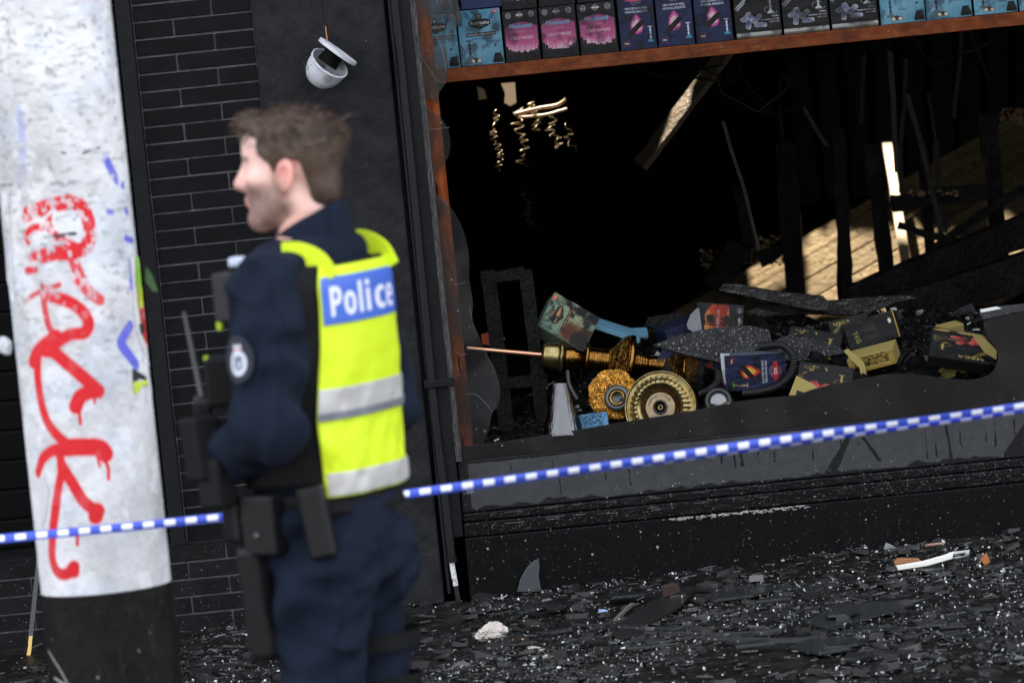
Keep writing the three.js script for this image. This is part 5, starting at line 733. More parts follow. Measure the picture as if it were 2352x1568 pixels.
// ---------------------------------------------------------------- concrete pole with graffiti
const POLE = { x: -0.968, z: 4.6, r: 0.1475 };
{
  const W = 2048, H = 2048, Y0 = 0.45, Y1 = 2.15;
  const toC = (px, py) => { const d = ray(px, py); let t = (POLE.z + POLE.r - EYE.z) / d.z; // first meeting with the shaft
    const ox = EYE.x - POLE.x, oz = EYE.z - POLE.z, A = d.x * d.x + d.z * d.z, B = ox * d.x + oz * d.z, C = ox * ox + oz * oz - POLE.r * POLE.r, q = B * B - A * C; if (q > 0) t = (-B - Math.sqrt(q)) / A; else t = -B / A;
    const x = ox + d.x * t, z = oz + d.z * t, y = EYE.y + d.y * t, a = Math.atan2(x, z); return [(0.5 + a / 6.28318) * W, (1 - (y - Y0) / (Y1 - Y0)) * H]; };
  const SX = W / (6.28318 * POLE.r), SY = H / (Y1 - Y0), px2 = SX / PXM(POLE.z + POLE.r); // canvas pixels per metre; per picture unit
  const paint = canvas(W, H, (c) => {
    const red = rgb(214, 28, 36); c.lineCap = 'round'; c.lineJoin = 'round';
    const stroke = (pts, w, col = red, blur = 8) => { const q = new THREE.CatmullRomCurve3(pts.map(([x, y]) => { const [u, v] = toC(x, y); return V(u, v, 0); })).getPoints(pts.length * 10); c.strokeStyle = col; c.shadowColor = col; c.shadowBlur = blur; c.save(); c.scale(SX / 1000, SY / 1000); c.lineWidth = w * 1.25 * 1000 / PXM(POLE.z + POLE.r); c.beginPath(); q.forEach((p, i) => (i ? c.lineTo(p.x / SX * 1000, p.y / SY * 1000) : c.moveTo(p.x / SX * 1000, p.y / SY * 1000))); c.stroke(); c.restore(); };
    stroke([[60, 492], [90, 480], [130, 468], [170, 466], [196, 490], [206, 530], [198, 562], [170, 578], [130, 582], [98, 588]], 24); stroke([[130, 468], [112, 486], [112, 520], [130, 545], [170, 565]], 14); stroke([[104, 520], [72, 524], [56, 545], [62, 556]], 10); stroke([[150, 575], [105, 580], [70, 590]], 14); stroke([[60, 622], [80, 618]], 11);
    stroke([[150, 582], [165, 590], [172, 600]], 8); stroke([[168, 600], [185, 640], [205, 672], [228, 688]], 20, rgb(214, 40, 48, 0.62)); stroke([[165, 640], [185, 660], [215, 672]], 12, rgb(214, 40, 48, 0.5)); stroke([[60, 690], [80, 674], [105, 664], [135, 654]], 8, rgb(206, 40, 46, 0.8));
    stroke([[97, 660], [100, 700], [108, 740], [120, 768]], 12, rgb(206, 40, 46, 0.85)); stroke([[112, 680], [150, 690], [185, 712], [202, 742], [195, 762], [160, 768], [110, 800]], 20); stroke([[128, 770], [100, 790], [80, 812], [72, 832]], 20);
    stroke([[85, 812], [84, 860], [92, 920], [105, 965], [130, 1000], [160, 1026]], 17); stroke([[100, 805], [120, 808], [150, 832], [185, 862], [222, 895]], 22); stroke([[224, 898], [205, 900], [182, 912], [172, 934]], 24); stroke([[180, 930], [181, 950], [183, 972]], 6, red, 2); stroke([[215, 905], [216, 925]], 4, red, 2);
    stroke([[150, 1028], [190, 1026], [230, 1030], [240, 1042]], 30); stroke([[160, 1026], [120, 1034], [95, 1055], [85, 1085]], 18); stroke([[232, 1050], [246, 1070], [248, 1100]], 6, red, 2); stroke([[222, 1050], [228, 1070]], 5, red, 2);
    stroke([[132, 1030], [140, 1075], [132, 1120], [128, 1150]], 16); stroke([[140, 1070], [165, 1110], [190, 1150], [222, 1176]], 20); stroke([[222, 1172], [218, 1186]], 26); stroke([[128, 1150], [122, 1195], [118, 1240], [118, 1280], [128, 1310], [150, 1318], [170, 1300]], 19); stroke([[166, 1304], [168, 1312]], 22); stroke([[158, 1220], [176, 1222]], 12); stroke([[176, 1224], [176, 1250]], 6, red, 2);
    const blue = rgb(94, 98, 206, 0.85); stroke([[242, 362], [252, 384], [268, 414]], 17, blue, 6); stroke([[280, 425], [284, 426]], 12, blue, 4); stroke([[248, 486], [256, 487]], 10, blue, 4); stroke([[288, 482], [291, 486]], 12, blue, 4); stroke([[288, 546], [304, 552]], 12, blue, 4); stroke([[298, 596], [300, 660]], 10, blue, 3); stroke([[298, 748], [284, 770], [278, 788], [292, 810], [312, 838]], 20, blue, 5); stroke([[44, 250], [50, 340], [46, 420]], 16, rgb(110, 120, 220, 0.25), 20);
    c.shadowBlur = 0; stroke([[104, 545], [128, 542], [150, 538], [172, 536]], 6, rgb(30, 30, 30, 0.95), 0); stroke([[190, 352], [205, 346], [228, 338]], 4, rgb(40, 40, 40, 0.8), 0); stroke([[140, 350], [152, 352]], 4, rgb(50, 48, 46, 0.8), 0); stroke([[96, 506], [124, 482], [120, 512]], 6, rgb(225, 225, 225, 0.95), 0); stroke([[0, 424], [26, 424]], 3, rgb(50, 48, 46, 0.9), 0);
  });
  const pd = paint.getContext('2d').getImageData(0, 0, W, H).data;
  const concrete = (i, j, W2, H2, wear) => {
    const x = i / W2 * 7, y = j / H2 * 13, n = fbm(x * 2, y * 2, 5, 5), m = fbm(x * 0.8, y * 0.5, 9, 4), f = fbm(x * 11, y * 11, 2, 3), g = fbm(x * 5, y * 16, 14, 3);
    let v = 206 + (n - 0.5) * 40 + (m - 0.5) * 80 + (f - 0.5) * 20; const blob = sstep(0.56, 0.68, fbm(x * 3.3, y * 3.3, 21, 4)); v = mix(v, 238, blob * 0.5); const pit = sstep(0.7, 0.78, fbm(x * 8, y * 8, 31, 3)) * wear; v = mix(v, 100, pit * 0.35); const stain = sstep(0.6, 0.75, g) * wear; v = mix(v, 140, stain * 0.4); const bl = sstep(0.5, 0.7, fbm(x * 1.5, y * 2, 41, 3)); return [v - 4 * bl, v - 1, v + 5 * bl];
  };
  const tex = dataTex(W, H, (i, j) => {
    const jj = H - 1 - j, k = (jj * W + i) * 4, c = concrete(i, jj, W, H, 1 - 0.75 * sstep(900, 1500, jj)); let a = pd[k + 3] / 255;
    if (a > 0.01) { const wornBand = sstep(1180, 900, jj) ; const e = fbm(i / 26, jj / 18, 51, 4); a *= 1 - wornBand * sstep(0.5, 0.62, e) * 0.85; a *= 1 - 0.18 * sstep(0.5, 0.7, fbm(i / 90, jj / 90, 53, 3)); }
    return [mix(c[0], pd[k], a), mix(c[1], pd[k + 1], a), mix(c[2], pd[k + 2], a)];
  });
  const pole = thing('concrete_pole', 'graffiti-sprayed concrete pole with a black painted base', 'pole', [POLE.x, 0, POLE.z]);
  const shell = (y0, y1, r0, r1, mat, name, uvf) => { const g = new THREE.CylinderGeometry(r1, r0, y1 - y0, 96, 40, true); g.translate(0, (y0 + y1) / 2, 0); const p = g.attributes.position, uv = g.attributes.uv; for (let i = 0; i < p.count; i++) { const iu = i % 97; let a = iu / 96 * 6.28318; p.setX(i, Math.sin(a + Math.PI) * Math.hypot(p.getX(i), p.getZ(i))); p.setZ(i, Math.cos(a + Math.PI) * mix(r0, r1, (p.getY(i) - y0) / (y1 - y0))); const rad = mix(r0, r1, (p.getY(i) - y0) / (y1 - y0)); p.setX(i, Math.sin(a - Math.PI) * rad); uv.setXY(i, a / 6.28318, uvf(p.getY(i))); } g.computeVertexNormals(); return part(pole, name, g, mat); };
  shell(Y0, Y1, 0.1475, 0.1465, std({ map: tex, roughness: 0.78, bumpMap: rep(BUMP, 5, 8), bumpScale: 0.002, side: THREE.DoubleSide }), 'sprayed_shaft', (y) => (y - Y0) / (Y1 - Y0)).userData.label = 'pale concrete shaft with a red sprayed tag';
  shell(Y1, 8, 0.1465, 0.12, std({ map: rep(tx.mortar, 4, 30), color: lin(2.2, 2.2, 2.2), roughness: 0.8 }), 'upper_shaft', (y) => y / 8);
  const bt = canTex(1024, 512, (c, w, h) => { grainFill(c, w, h, [26, 25, 24], 10, 14, 241); const r = rng(242); for (let k = 0; k < 120; k++) { c.strokeStyle = rgb(120, 118, 112, 0.12 + 0.2 * r()); c.lineWidth = 1 + r() * 3; const x = r() * w, y = r() * h; c.beginPath(); c.moveTo(x, y); c.lineTo(x + rr(-6, 6, r), y + 8 + r() * 50); c.stroke(); } speckle(c, w, h, 120, 243, { min: 1, max: 4, lo: 110, hi: 220, power: 3 });
    c.strokeStyle = rgb(190, 188, 180); c.lineWidth = 4; const X = (px) => (0.5 + Math.asin(clamp((px - 250) / 148, -0.98, 0.98)) / 6.283) * w, Y = (py) => (py - 1352) / 680 * h; c.beginPath(); c.moveTo(X(110), Y(1472)); c.quadraticCurveTo(X(138), Y(1500), X(158), Y(1560)); c.lineTo(X(156), Y(1548)); c.quadraticCurveTo(X(130), Y(1535), X(118), Y(1530)); c.stroke(); });
  shell(-0.05, 0.655, 0.1505, 0.149, std({ map: bt, specularIntensity: 0.3, color: lin(0.75, 0.75, 0.75), roughness: 0.6, bumpMap: rep(BUMP, 6, 4), bumpScale: 0.002, side: THREE.DoubleSide }), 'black_base', (y) => (y + 0.05) / 0.705).userData.label = 'scuffed black painted foot of the pole';
  const cap = new THREE.TorusGeometry(0.1482, 0.0016, 6, 96); cap.rotateX(Math.PI / 2); cap.translate(0, 0.655, 0); part(pole, 'paint_edge', cap, std({ color: lin(0.03, 0.03, 0.03), roughness: 0.7 }));
  // torn stickers: patches of a shell hugging the shaft
  const sticker = (label, pts, mat, lift = 0.0012) => { const q = pts.map(([x, y]) => { const [u, v] = toC(x, y); return new THREE.Vector2((u / W - 0.5) * 6.28318 * POLE.r, Y0 + (1 - v / H) * (Y1 - Y0)); }); const g = new THREE.ExtrudeGeometry(new THREE.Shape(q), { depth: 0.0007, bevelEnabled: false }); const p = g.attributes.position; for (let i = 0; i < p.count; i++) { const a = p.getX(i) / POLE.r, r = POLE.r + lift + p.getZ(i); p.setXYZ(i, Math.sin(a) * r, p.getY(i), Math.cos(a) * r); } g.computeVertexNormals(); part(pole, 'torn_sticker', g, mat).userData.label = label; };
  const flatc = (r, g, b) => std({ color: lin(r, g, b), roughness: 0.55, side: THREE.DoubleSide });
  sticker('white torn sticker edge', [[296, 590], [312, 588], [320, 640], [326, 700], [331, 760], [338, 826], [341, 842], [326, 806], [313, 766], [306, 720], [302, 650]], flatc(0.75, 0.75, 0.75));
  sticker('lime green sticker scrap', [[308, 588], [320, 590], [322, 640], [320, 680], [312, 660]], flatc(0.3, 0.62, 0.04), 0.0022);
  sticker('yellow sticker scrap', [[312, 655], [322, 660], [324, 705], [316, 710]], flatc(0.6, 0.62, 0.04), 0.0026); sticker('red and black sticker scrap', [[318, 710], [327, 705], [332, 770], [336, 800], [324, 770]], flatc(0.6, 0.05, 0.04), 0.0024); sticker('black sticker scrap', [[316, 745], [326, 740], [328, 760], [320, 768]], flatc(0.02, 0.02, 0.02), 0.003);
  sticker('black sticker corner', [[302, 846], [330, 862], [335, 872], [303, 876]], flatc(0.025, 0.025, 0.025), 0.0014); sticker('lime torn sticker corner', [[303, 877], [335, 873], [338, 890], [330, 882], [324, 884], [314, 902], [306, 905]], flatc(0.52, 0.66, 0.05), 0.0016); sticker('white torn paper tail', [[330, 884], [342, 872], [346, 900], [338, 925], [330, 910]], flatc(0.75, 0.75, 0.74), 0.001);
  sticker('white strip of torn poster on the far side', [[4, 442], [18, 445], [34, 690], [28, 690], [16, 640]], flatc(0.78, 0.78, 0.8), 0.001);
  sticker('crumpled clear tape', [[88, 1100], [100, 1090], [112, 1130], [106, 1180], [96, 1210], [92, 1160]], flatc(0.6, 0.6, 0.62), 0.0012);
  const fl = at(16, 795, POLE.z), g = rough(new THREE.IcosahedronGeometry(0.02, 3), 0.009, 60, 3); g.scale(0.8, 1.1, 0.9); g.translate(fl.x - POLE.x - 0.004, fl.y, 0.0); part(pole, 'torn_tape_flap', g, flatc(0.55, 0.56, 0.58));
  const lf = at(345, 640, POLE.z), lg = plate([[0, 0.03], [0.012, 0.01], [0.022, -0.03], [0.01, -0.028], [-0.004, -0.004]], 0.001); lg.translate(lf.x - POLE.x - 0.008, lf.y, 0.004); part(pole, 'peeling_flap', rough(lg, 0.002, 40, 2), flatc(0.03, 0.09, 0.02));
}

// ---------------------------------------------------------------- police tape
{
  const tape = thing('police_tape', 'blue and white chequered tape stretched past the pole and behind the officer', 'tape');
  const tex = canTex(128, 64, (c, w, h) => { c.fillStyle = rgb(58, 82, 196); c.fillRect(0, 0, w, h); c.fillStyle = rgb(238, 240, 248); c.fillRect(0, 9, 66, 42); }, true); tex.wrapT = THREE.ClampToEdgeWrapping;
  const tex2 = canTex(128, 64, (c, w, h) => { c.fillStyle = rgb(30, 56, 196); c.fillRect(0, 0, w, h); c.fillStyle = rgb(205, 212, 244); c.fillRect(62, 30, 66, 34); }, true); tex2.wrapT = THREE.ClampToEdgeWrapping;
  const P = [[-900, 1320], [-300, 1266], [0, 1237], [300, 1209], [565, 1181], [905, 1138], [1400, 1069], [1900, 996], [2351, 933], [2800, 868], [3400, 775]];
  const ribbon = (z, off, wid, mat, name, twist) => { const c = new THREE.CatmullRomCurve3(P.map(([x, y]) => at(x, y, z))), n = 900, pos = [], uv = [], idx = [], L = c.getLength(); for (let j = 0; j <= n; j++) { const t = j / n, p = c.getPointAt(t), a = twist(p.x), w = wid(p.x), o = off(p.x); for (let i = 0; i <= 4; i++) { const s = i / 4 - 0.5; pos.push(p.x, p.y + o + Math.cos(a) * s * w, p.z + Math.sin(a) * s * w + 0.0025 * Math.cos(s * 6.28)); uv.push(t * L / 0.0473, i / 4); } } for (let j = 0; j < n; j++) for (let i = 0; i < 4; i++) { const q = j * 5 + i; idx.push(q, q + 5, q + 1, q + 1, q + 5, q + 6); } const g = new THREE.BufferGeometry(); g.setAttribute('position', new THREE.Float32BufferAttribute(pos, 3)); g.setAttribute('uv', new THREE.Float32BufferAttribute(uv, 2)); g.setIndex(idx); g.computeVertexNormals(); return part(tape, name, g, mat); };
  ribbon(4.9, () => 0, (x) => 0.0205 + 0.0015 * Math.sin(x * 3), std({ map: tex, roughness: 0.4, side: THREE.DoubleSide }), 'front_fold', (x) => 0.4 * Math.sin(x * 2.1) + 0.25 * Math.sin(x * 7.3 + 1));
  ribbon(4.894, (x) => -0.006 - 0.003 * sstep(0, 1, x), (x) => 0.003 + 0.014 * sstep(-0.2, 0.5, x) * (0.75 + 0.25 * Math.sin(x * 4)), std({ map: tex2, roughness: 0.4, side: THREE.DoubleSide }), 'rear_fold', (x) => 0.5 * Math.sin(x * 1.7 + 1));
}

// ---------------------------------------------------------------- the officer
function surfaceNet(lo, hi, cell, f, colorOf) { // smooth skin of the field f < 0
  const n = [0, 1, 2].map((k) => Math.ceil((hi[k] - lo[k]) / cell) + 1), [nx, ny, nz] = n, val = new Float32Array(nx * ny * nz), id = (x, y, z) => (z * ny + y) * nx + x;
  for (let z = 0; z < nz; z++) for (let y = 0; y < ny; y++) for (let x = 0; x < nx; x++) val[id(x, y, z)] = f(lo[0] + x * cell, lo[1] + y * cell, lo[2] + z * cell);
  const vert = new Int32Array(nx * ny * nz).fill(-1), pos = [], idx = [];
  for (let z = 0; z < nz - 1; z++) for (let y = 0; y < ny - 1; y++) for (let x = 0; x < nx - 1; x++) {
    let s = 0, px = 0, py = 0, pz = 0, m = 0; const c = []; for (let k = 0; k < 8; k++) { c[k] = val[id(x + (k & 1), y + ((k >> 1) & 1), z + (k >> 2))]; if (c[k] < 0) m++; } if (m === 0 || m === 8) continue;
    for (let a = 0; a < 8; a++) for (const b of [a | 1, a | 2, a | 4]) if (b !== a && (c[a] < 0) !== (c[b] < 0)) { const t = c[a] / (c[a] - c[b]); px += mix(a & 1, b & 1, t); py += mix((a >> 1) & 1, (b >> 1) & 1, t); pz += mix(a >> 2, b >> 2, t); s++; }
    vert[id(x, y, z)] = pos.length / 3; pos.push(lo[0] + (x + px / s) * cell, lo[1] + (y + py / s) * cell, lo[2] + (z + pz / s) * cell);
  }
  const quad = (a, b, c, d, flip) => { if (a < 0 || b < 0 || c < 0 || d < 0) return; flip ? idx.push(a, c, b, a, d, c) : idx.push(a, b, c, a, c, d); };
  for (let z = 1; z < nz - 1; z++) for (let y = 1; y < ny - 1; y++) for (let x = 1; x < nx - 1; x++) {
    const v = val[id(x, y, z)] < 0;
    if (v !== val[id(x + 1, y, z)] < 0) quad(vert[id(x, y - 1, z - 1)], vert[id(x, y, z - 1)], vert[id(x, y, z)], vert[id(x, y - 1, z)], !v);
    if (v !== val[id(x, y + 1, z)] < 0) quad(vert[id(x - 1, y, z - 1)], vert[id(x - 1, y, z)], vert[id(x, y, z)], vert[id(x, y, z - 1)], !v);
    if (v !== val[id(x, y, z + 1)] < 0) quad(vert[id(x - 1, y - 1, z)], vert[id(x, y - 1, z)], vert[id(x, y, z)], vert[id(x - 1, y, z)], !v);
  }
  const g = new THREE.BufferGeometry(); g.setAttribute('position', new THREE.Float32BufferAttribute(pos, 3)); g.setIndex(idx); g.computeVertexNormals();
  if (colorOf) { const col = []; for (let i = 0; i < pos.length; i += 3) col.push(...colorOf(pos[i], pos[i + 1], pos[i + 2])); g.setAttribute('color', new THREE.Float32BufferAttribute(col, 3)); }
  return g;
}
const smin = (a, b, k) => { const h = clamp(0.5 + 0.5 * (b - a) / k); return mix(b, a, h) - k * h * (1 - h); };
const smax = (a, b, k) => -smin(-a, -b, k);
const capsule = (a, b, ra, rb) => { const dx = b[0] - a[0], dy = b[1] - a[1], dz = b[2] - a[2], L = dx * dx + dy * dy + dz * dz; return (x, y, z) => { const t = clamp(((x - a[0]) * dx + (y - a[1]) * dy + (z - a[2]) * dz) / L); return Math.hypot(x - a[0] - dx * t, y - a[1] - dy * t, z - a[2] - dz * t) - mix(ra, rb, t); }; };
const ellip = (c, r) => (x, y, z) => { const k = Math.hypot((x - c[0]) / r[0], (y - c[1]) / r[1], (z - c[2]) / r[2]); return (k - 1) * Math.min(...r); };
const table = (rows) => (y) => { if (y <= rows[0][0]) return rows[0].slice(1); for (let i = 1; i < rows.length; i++) if (y <= rows[i][0]) { const t = (y - rows[i - 1][0]) / (rows[i][0] - rows[i - 1][0]), s = t * t * (3 - 2 * t); return rows[i].slice(1).map((v, k) => mix(rows[i - 1][k + 1], v, s)); } return rows[rows.length - 1].slice(1); };
{
  const A = 27 * Math.PI / 180, pz = 5.84, who = thing('person', 'police officer in navy uniform and yellow vest seen from behind, looking left', 'person', [-0.405, -0.1, pz]);
  who.rotation.y = Math.atan2(-Math.cos(A), -Math.sin(A));
  // torso: height, half width, half depth, forward shift
  const torso = table([[0.76, 0.15, 0.105, 0.0], [0.86, 0.162, 0.118, -0.008], [0.95, 0.158, 0.116, -0.004], [1.05, 0.148, 0.11, 0.004], [1.2, 0.158, 0.114, 0.006], [1.35, 0.172, 0.116, 0.002], [1.46, 0.172, 0.112, -0.002], [1.52, 0.145, 0.096, -0.01], [1.57, 0.09, 0.076, -0.02], [1.6, 0.07, 0.068, -0.02]]);
  const torsoD = (x, y, z, off) => { const [a, b, c] = torso(y), k = Math.pow(Math.pow(Math.abs(x) / (a + off), 2.5) + Math.pow(Math.abs(z - c) / (b + off), 2.5), 0.4); return (k - 1) * (Math.min(a, b) + off); };
  const surf = (th, y, off) => { // point of the torso skin at angle th (0 = back, towards +x = his left)
    const [a, b, c] = torso(y), s = Math.sin(th), k = -Math.cos(th), e = 2 / 2.5; return [Math.sign(s) * Math.pow(Math.abs(s), e) * (a + off), y, c + Math.sign(k) * Math.pow(Math.abs(k), e) * (b + off)]; };
  const sh = (s) => [s * 0.182, 1.475, -0.006], el = (s) => (s > 0 ? [0.245, 1.195, -0.02] : [-0.25, 1.2, -0.02]), wr = (s) => (s > 0 ? [0.165, 1.13, 0.13] : [-0.12, 1.14, 0.17]);
  // --- head (own frame: origin between the ears, then turned a little towards the viewer)
  const HO = [0, 1.704, 0.012], hy = 0.22, hc = Math.cos(hy), hs = Math.sin(hy);
  const H = (x, y, z) => { const X = x - HO[0], Z = z - HO[2]; return [X * hc - Z * hs, y - HO[1], X * hs + Z * hc]; };
  const parts = [[ellip([0, 0.03, -0.012], [0.074, 0.084, 0.096]), 0.02], [ellip([0, -0.03, 0.034], [0.06, 0.078, 0.06]), 0.03], [capsule([0.05, -0.058, 0.0], [0.008, -0.1, 0.066], 0.022, 0.021), 0.025], [capsule([-0.05, -0.058, 0.0], [-0.008, -0.1, 0.066], 0.022, 0.021), 0.025], [capsule([0, 0.016, 0.086], [0, -0.026, 0.108], 0.009, 0.0125), 0.012], [capsule([-0.012, -0.033, 0.096], [0.012, -0.033, 0.096], 0.009, 0.009), 0.008], [capsule([-0.035, 0.024, 0.07], [0.035, 0.024, 0.07], 0.013, 0.013), 0.018], [ellip([0, 0.055, 0.05], [0.058, 0.04, 0.04]), 0.02], [ellip([0.042, -0.018, 0.056], [0.02, 0.016, 0.02]), 0.02], [ellip([-0.042, -0.018, 0.056], [0.02, 0.016, 0.02]), 0.02], [ellip([0, -0.057, 0.088], [0.022, 0.007, 0.011]), 0.006], [ellip([0, -0.068, 0.086], [0.02, 0.007, 0.011]), 0.006], [ellip([0, -0.098, 0.076], [0.02, 0.016, 0.017]), 0.015], [capsule([0, -0.08, -0.03], [0, -0.2, -0.045], 0.055, 0.062), 0.03]];
  const headF = (x, y, z) => { const [a, b, c] = H(x, y, z); let d = 1; for (const [f, k] of parts) d = smin(d, f(a, b, c), k); for (const s of [-1, 1]) { d = smax(d, -(Math.hypot(a - s * 0.03, b - 0.002, c - 0.098) - 0.02), 0.012);
    const ea = a - s * 0.076, eb = b + 0.012, ec = c + 0.012, u = ec * 0.97 + eb * 0.2, v = eb * 0.97 - ec * 0.2, w = ea - s * (0.004 - u * 0.35); const rim = Math.hypot(u / 0.0205, v / 0.034) - 1; let ear = Math.max(Math.abs(w) - 0.0055 + 0.001 * rim, rim * 0.02); ear = smax(ear, -(Math.hypot(w - s * 0.006, (u - 0.002) * 0.7, v * 0.5) - 0.0085), 0.004); d = smin(d, ear, 0.006); } return d; };
  const skinAt = (x, y, z) => { const [a, b, c] = H(x, y, z); let s = [0.8, 0.5, 0.43]; const n = fbm(a * 60, b * 60, c * 60, 3); s = s.map((v, k) => v * (0.92 + 0.16 * n)); const m = (t, q) => { s = s.map((v, k) => mix(v, q[k], t)); };
    m(0.5 * sstep(0.035, 0.0, Math.hypot(a * 0.3 - 0.0, b + 0.03, c - 0.105)), [0.72, 0.28, 0.24]); m(0.45 * sstep(0.03, 0.01, Math.hypot(Math.abs(a) - 0.045, b + 0.028, c - 0.062)), [0.74, 0.32, 0.28]); if (Math.abs(a) > 0.068 && c > -0.05 && c < 0.02 && b > -0.06 && b < 0.03) m(0.6, [0.74, 0.24, 0.2]);
    const beard = sstep(-0.012, -0.045, b - 0.25 * Math.max(0, 0.03 - c)) * sstep(-0.03, 0.0, c) * sstep(-0.135, -0.11, b) * (0.6 + 0.5 * n), lip = sstep(0.026, 0.02, Math.abs(a)) * sstep(0.014, 0.009, Math.abs(b + 0.0625)) * (c > 0.08 ? 1 : 0); m(0.85 * beard * (1 - lip), [0.085, 0.05, 0.036]); m(0.7 * lip, [0.55, 0.2, 0.18]); if (c < 0.02 && b < 0.02 && b > -0.08 && c > -0.0 && Math.abs(a) > 0.05) m(0.5, [0.22, 0.14, 0.09]);
    const brow = sstep(0.009, 0.004, Math.abs(b - 0.029 + 0.08 * Math.abs(Math.abs(a) - 0.03))) * (Math.abs(a) > 0.01 && Math.abs(a) < 0.055 && c > 0.045 ? 1 : 0); m(0.8 * brow, [0.13, 0.075, 0.045]); return s; };
  const head = surfaceNet([-0.125, 1.53, -0.13], [0.125, 1.83, 0.15], 0.0035, headF, skinAt);
  const eyes = [-1, 1].map((s) => { const g = new THREE.SphereGeometry(0.0118, 20, 14); g.rotateX(Math.PI / 2); const c = [], p = g.attributes.position; for (let i = 0; i < p.count; i++) { const d = Math.hypot(p.getX(i), p.getY(i)), f = p.getZ(i) > 0; c.push(...(f && d < 0.0025 ? [0.01, 0.01, 0.01] : f && d < 0.0055 ? [0.12, 0.13, 0.1] : [0.7, 0.68, 0.66])); } g.setAttribute('color', new THREE.Float32BufferAttribute(c, 3)); g.deleteAttribute('uv'); g.translate(s * 0.03, 0.003, 0.077); g.rotateY(-hy); g.translate(...HO); return g; });
  // --- body under the clothes
  const limbs = []; for (const s of [-1, 1]) limbs.push(capsule(sh(s), el(s), 0.05, 0.038), capsule(el(s), wr(s), 0.038, 0.027), capsule([s * 0.082, 0.9, -0.008], [s * 0.1, 0.5, 0.005], 0.072, 0.052), capsule([s * 0.105, 0.5, 0.01], [s * 0.11, 0.1, -0.03], 0.052, 0.036), capsule([s * 0.11, 0.07, -0.03], [s * 0.125, 0.05, 0.13], 0.036, 0.034));
  const skin0 = [0.6, 0.33, 0.25], bodyF = (x, y, z) => { let d = y < 1.6 && y > 0.75 ? torsoD(x, y, z, -0.012) : 1; d = smax(d, 0.88 - y, 0.03); d = smax(d, y - 1.57, 0.03); for (const l of limbs) d = smin(d, l(x, y, z), 0.03); return smin(d, capsule([0, 1.5, -0.03], [0, 1.6, -0.02], 0.056, 0.054)(x, y, z), 0.04); };
  const body = surfaceNet([-0.36, 0.0, -0.2], [0.36, 1.62, 0.24], 0.014, bodyF, () => skin0);
  const handGeo = (s) => { // palm, four curled fingers and a thumb, gripping the front of the vest
    const w = V(...wr(s)), dir = V(-s * 0.95, 0.05, 0.22).normalize(), up = V(0, 1, 0).addScaledVector(dir, -dir.y).normalize(), out = dir.clone().cross(up); const pt = (a, b, c) => { const q = w.clone().addScaledVector(dir, a).addScaledVector(up, b).addScaledVector(out, c); return [q.x, q.y, q.z]; }; const k = -s, fs = [[capsule(pt(-0.03, 0, 0), pt(0.02, 0, 0), 0.026, 0.024), 0.02], [capsule(pt(0.02, 0.02, 0), pt(0.08, 0.028, 0), 0.016, 0.014), 0.018], [capsule(pt(0.02, -0.012, 0), pt(0.078, -0.028, 0), 0.016, 0.013), 0.018], [capsule(pt(0.04, 0, 0), pt(0.08, 0, 0), 0.016, 0.014), 0.016]];
    [[0.03, 0.036], [0.01, 0.042], [-0.011, 0.038], [-0.03, 0.03]].forEach(([b, L]) => { const j = [pt(0.078, b, 0), pt(0.078 + L * 0.8, b, k * 0.01), pt(0.078 + L, b * 0.95, k * 0.034), pt(0.07 + L * 0.7, b * 0.9, k * 0.05)]; for (let i = 0; i < 3; i++) fs.push([capsule(j[i], j[i + 1], 0.0095 - i * 0.0007, 0.0088 - i * 0.0007), 0.003]); }); fs.push([capsule(pt(0.012, 0.02, k * 0.008), pt(0.045, 0.052, k * 0.022), 0.014, 0.0105), 0.012], [capsule(pt(0.045, 0.052, k * 0.022), pt(0.08, 0.056, k * 0.036), 0.0105, 0.0085), 0.004]);
    const c = pt(0.05, 0, 0); return surfaceNet([c[0] - 0.12, c[1] - 0.09, c[2] - 0.12], [c[0] + 0.12, c[1] + 0.1, c[2] + 0.12], 0.0034, (x, y, z) => { let d = 1; for (const [f, kk] of fs) d = smin(d, f(x, y, z), kk); return d; }, (x, y, z) => skin0.map((v) => v * (0.9 + 0.2 * vnoise(x * 90, y * 90, z * 90)))); };
  const skinM = phy({ vertexColors: true, roughness: 0.5 });
  part(who, 'body', mergeGeometries([head, body, handGeo(1), handGeo(-1), ...eyes].map((g) => { const h = g.index ? g.toNonIndexed() : g; h.deleteAttribute('uv'); return h; })), skinM);
  // --- hair: short back and sides, longer and swept on top
  const hairF = (x, y, z) => { const [a, b, c] = H(x, y, z), k = sstep(-0.05, 0.06, b), n = fbm(a * 26 + c * 8, b * 22, c * 34, 3) - 0.5; const thick = 0.003 + 0.006 * k + n * 0.011 * (0.4 + k); let d = ellip([0, 0.03, -0.012], [0.074 + thick, 0.084 + thick * 1.05, 0.096 + thick])(a, b, c); d = smin(d, ellip([0, 0.088, 0.056], [0.052, 0.024, 0.042])(a, b, c) + n * 0.012, 0.02); d = smin(d, ellip([0, -0.045, -0.062], [0.054, 0.05, 0.042])(a, b, c), 0.03);
    const line = c > 0.03 ? mix(0.022, 0.088, sstep(0.03, 0.075, c)) : c > -0.002 ? mix(-0.03, 0.022, sstep(-0.002, 0.03, c)) : mix(-0.1, 0.02, sstep(-0.045, -0.03, c) * sstep(-0.012, -0.03, -Math.abs(c + 0.022) - 0.012 + 0.03)); const cut = c > -0.002 ? line : c > -0.042 ? 0.016 : mix(-0.085, 0.016, sstep(-0.06, -0.042, c)); return smax(d, cut - b + n * 0.01, 0.006); };
  const hairCol = (x, y, z) => { const [a, b, c] = H(x, y, z), n = fbm(a * 40, b * 30, c * 40, 3), k = 0.5 + 1.0 * n; return [0.066 * k, 0.039 * k, 0.026 * k]; };
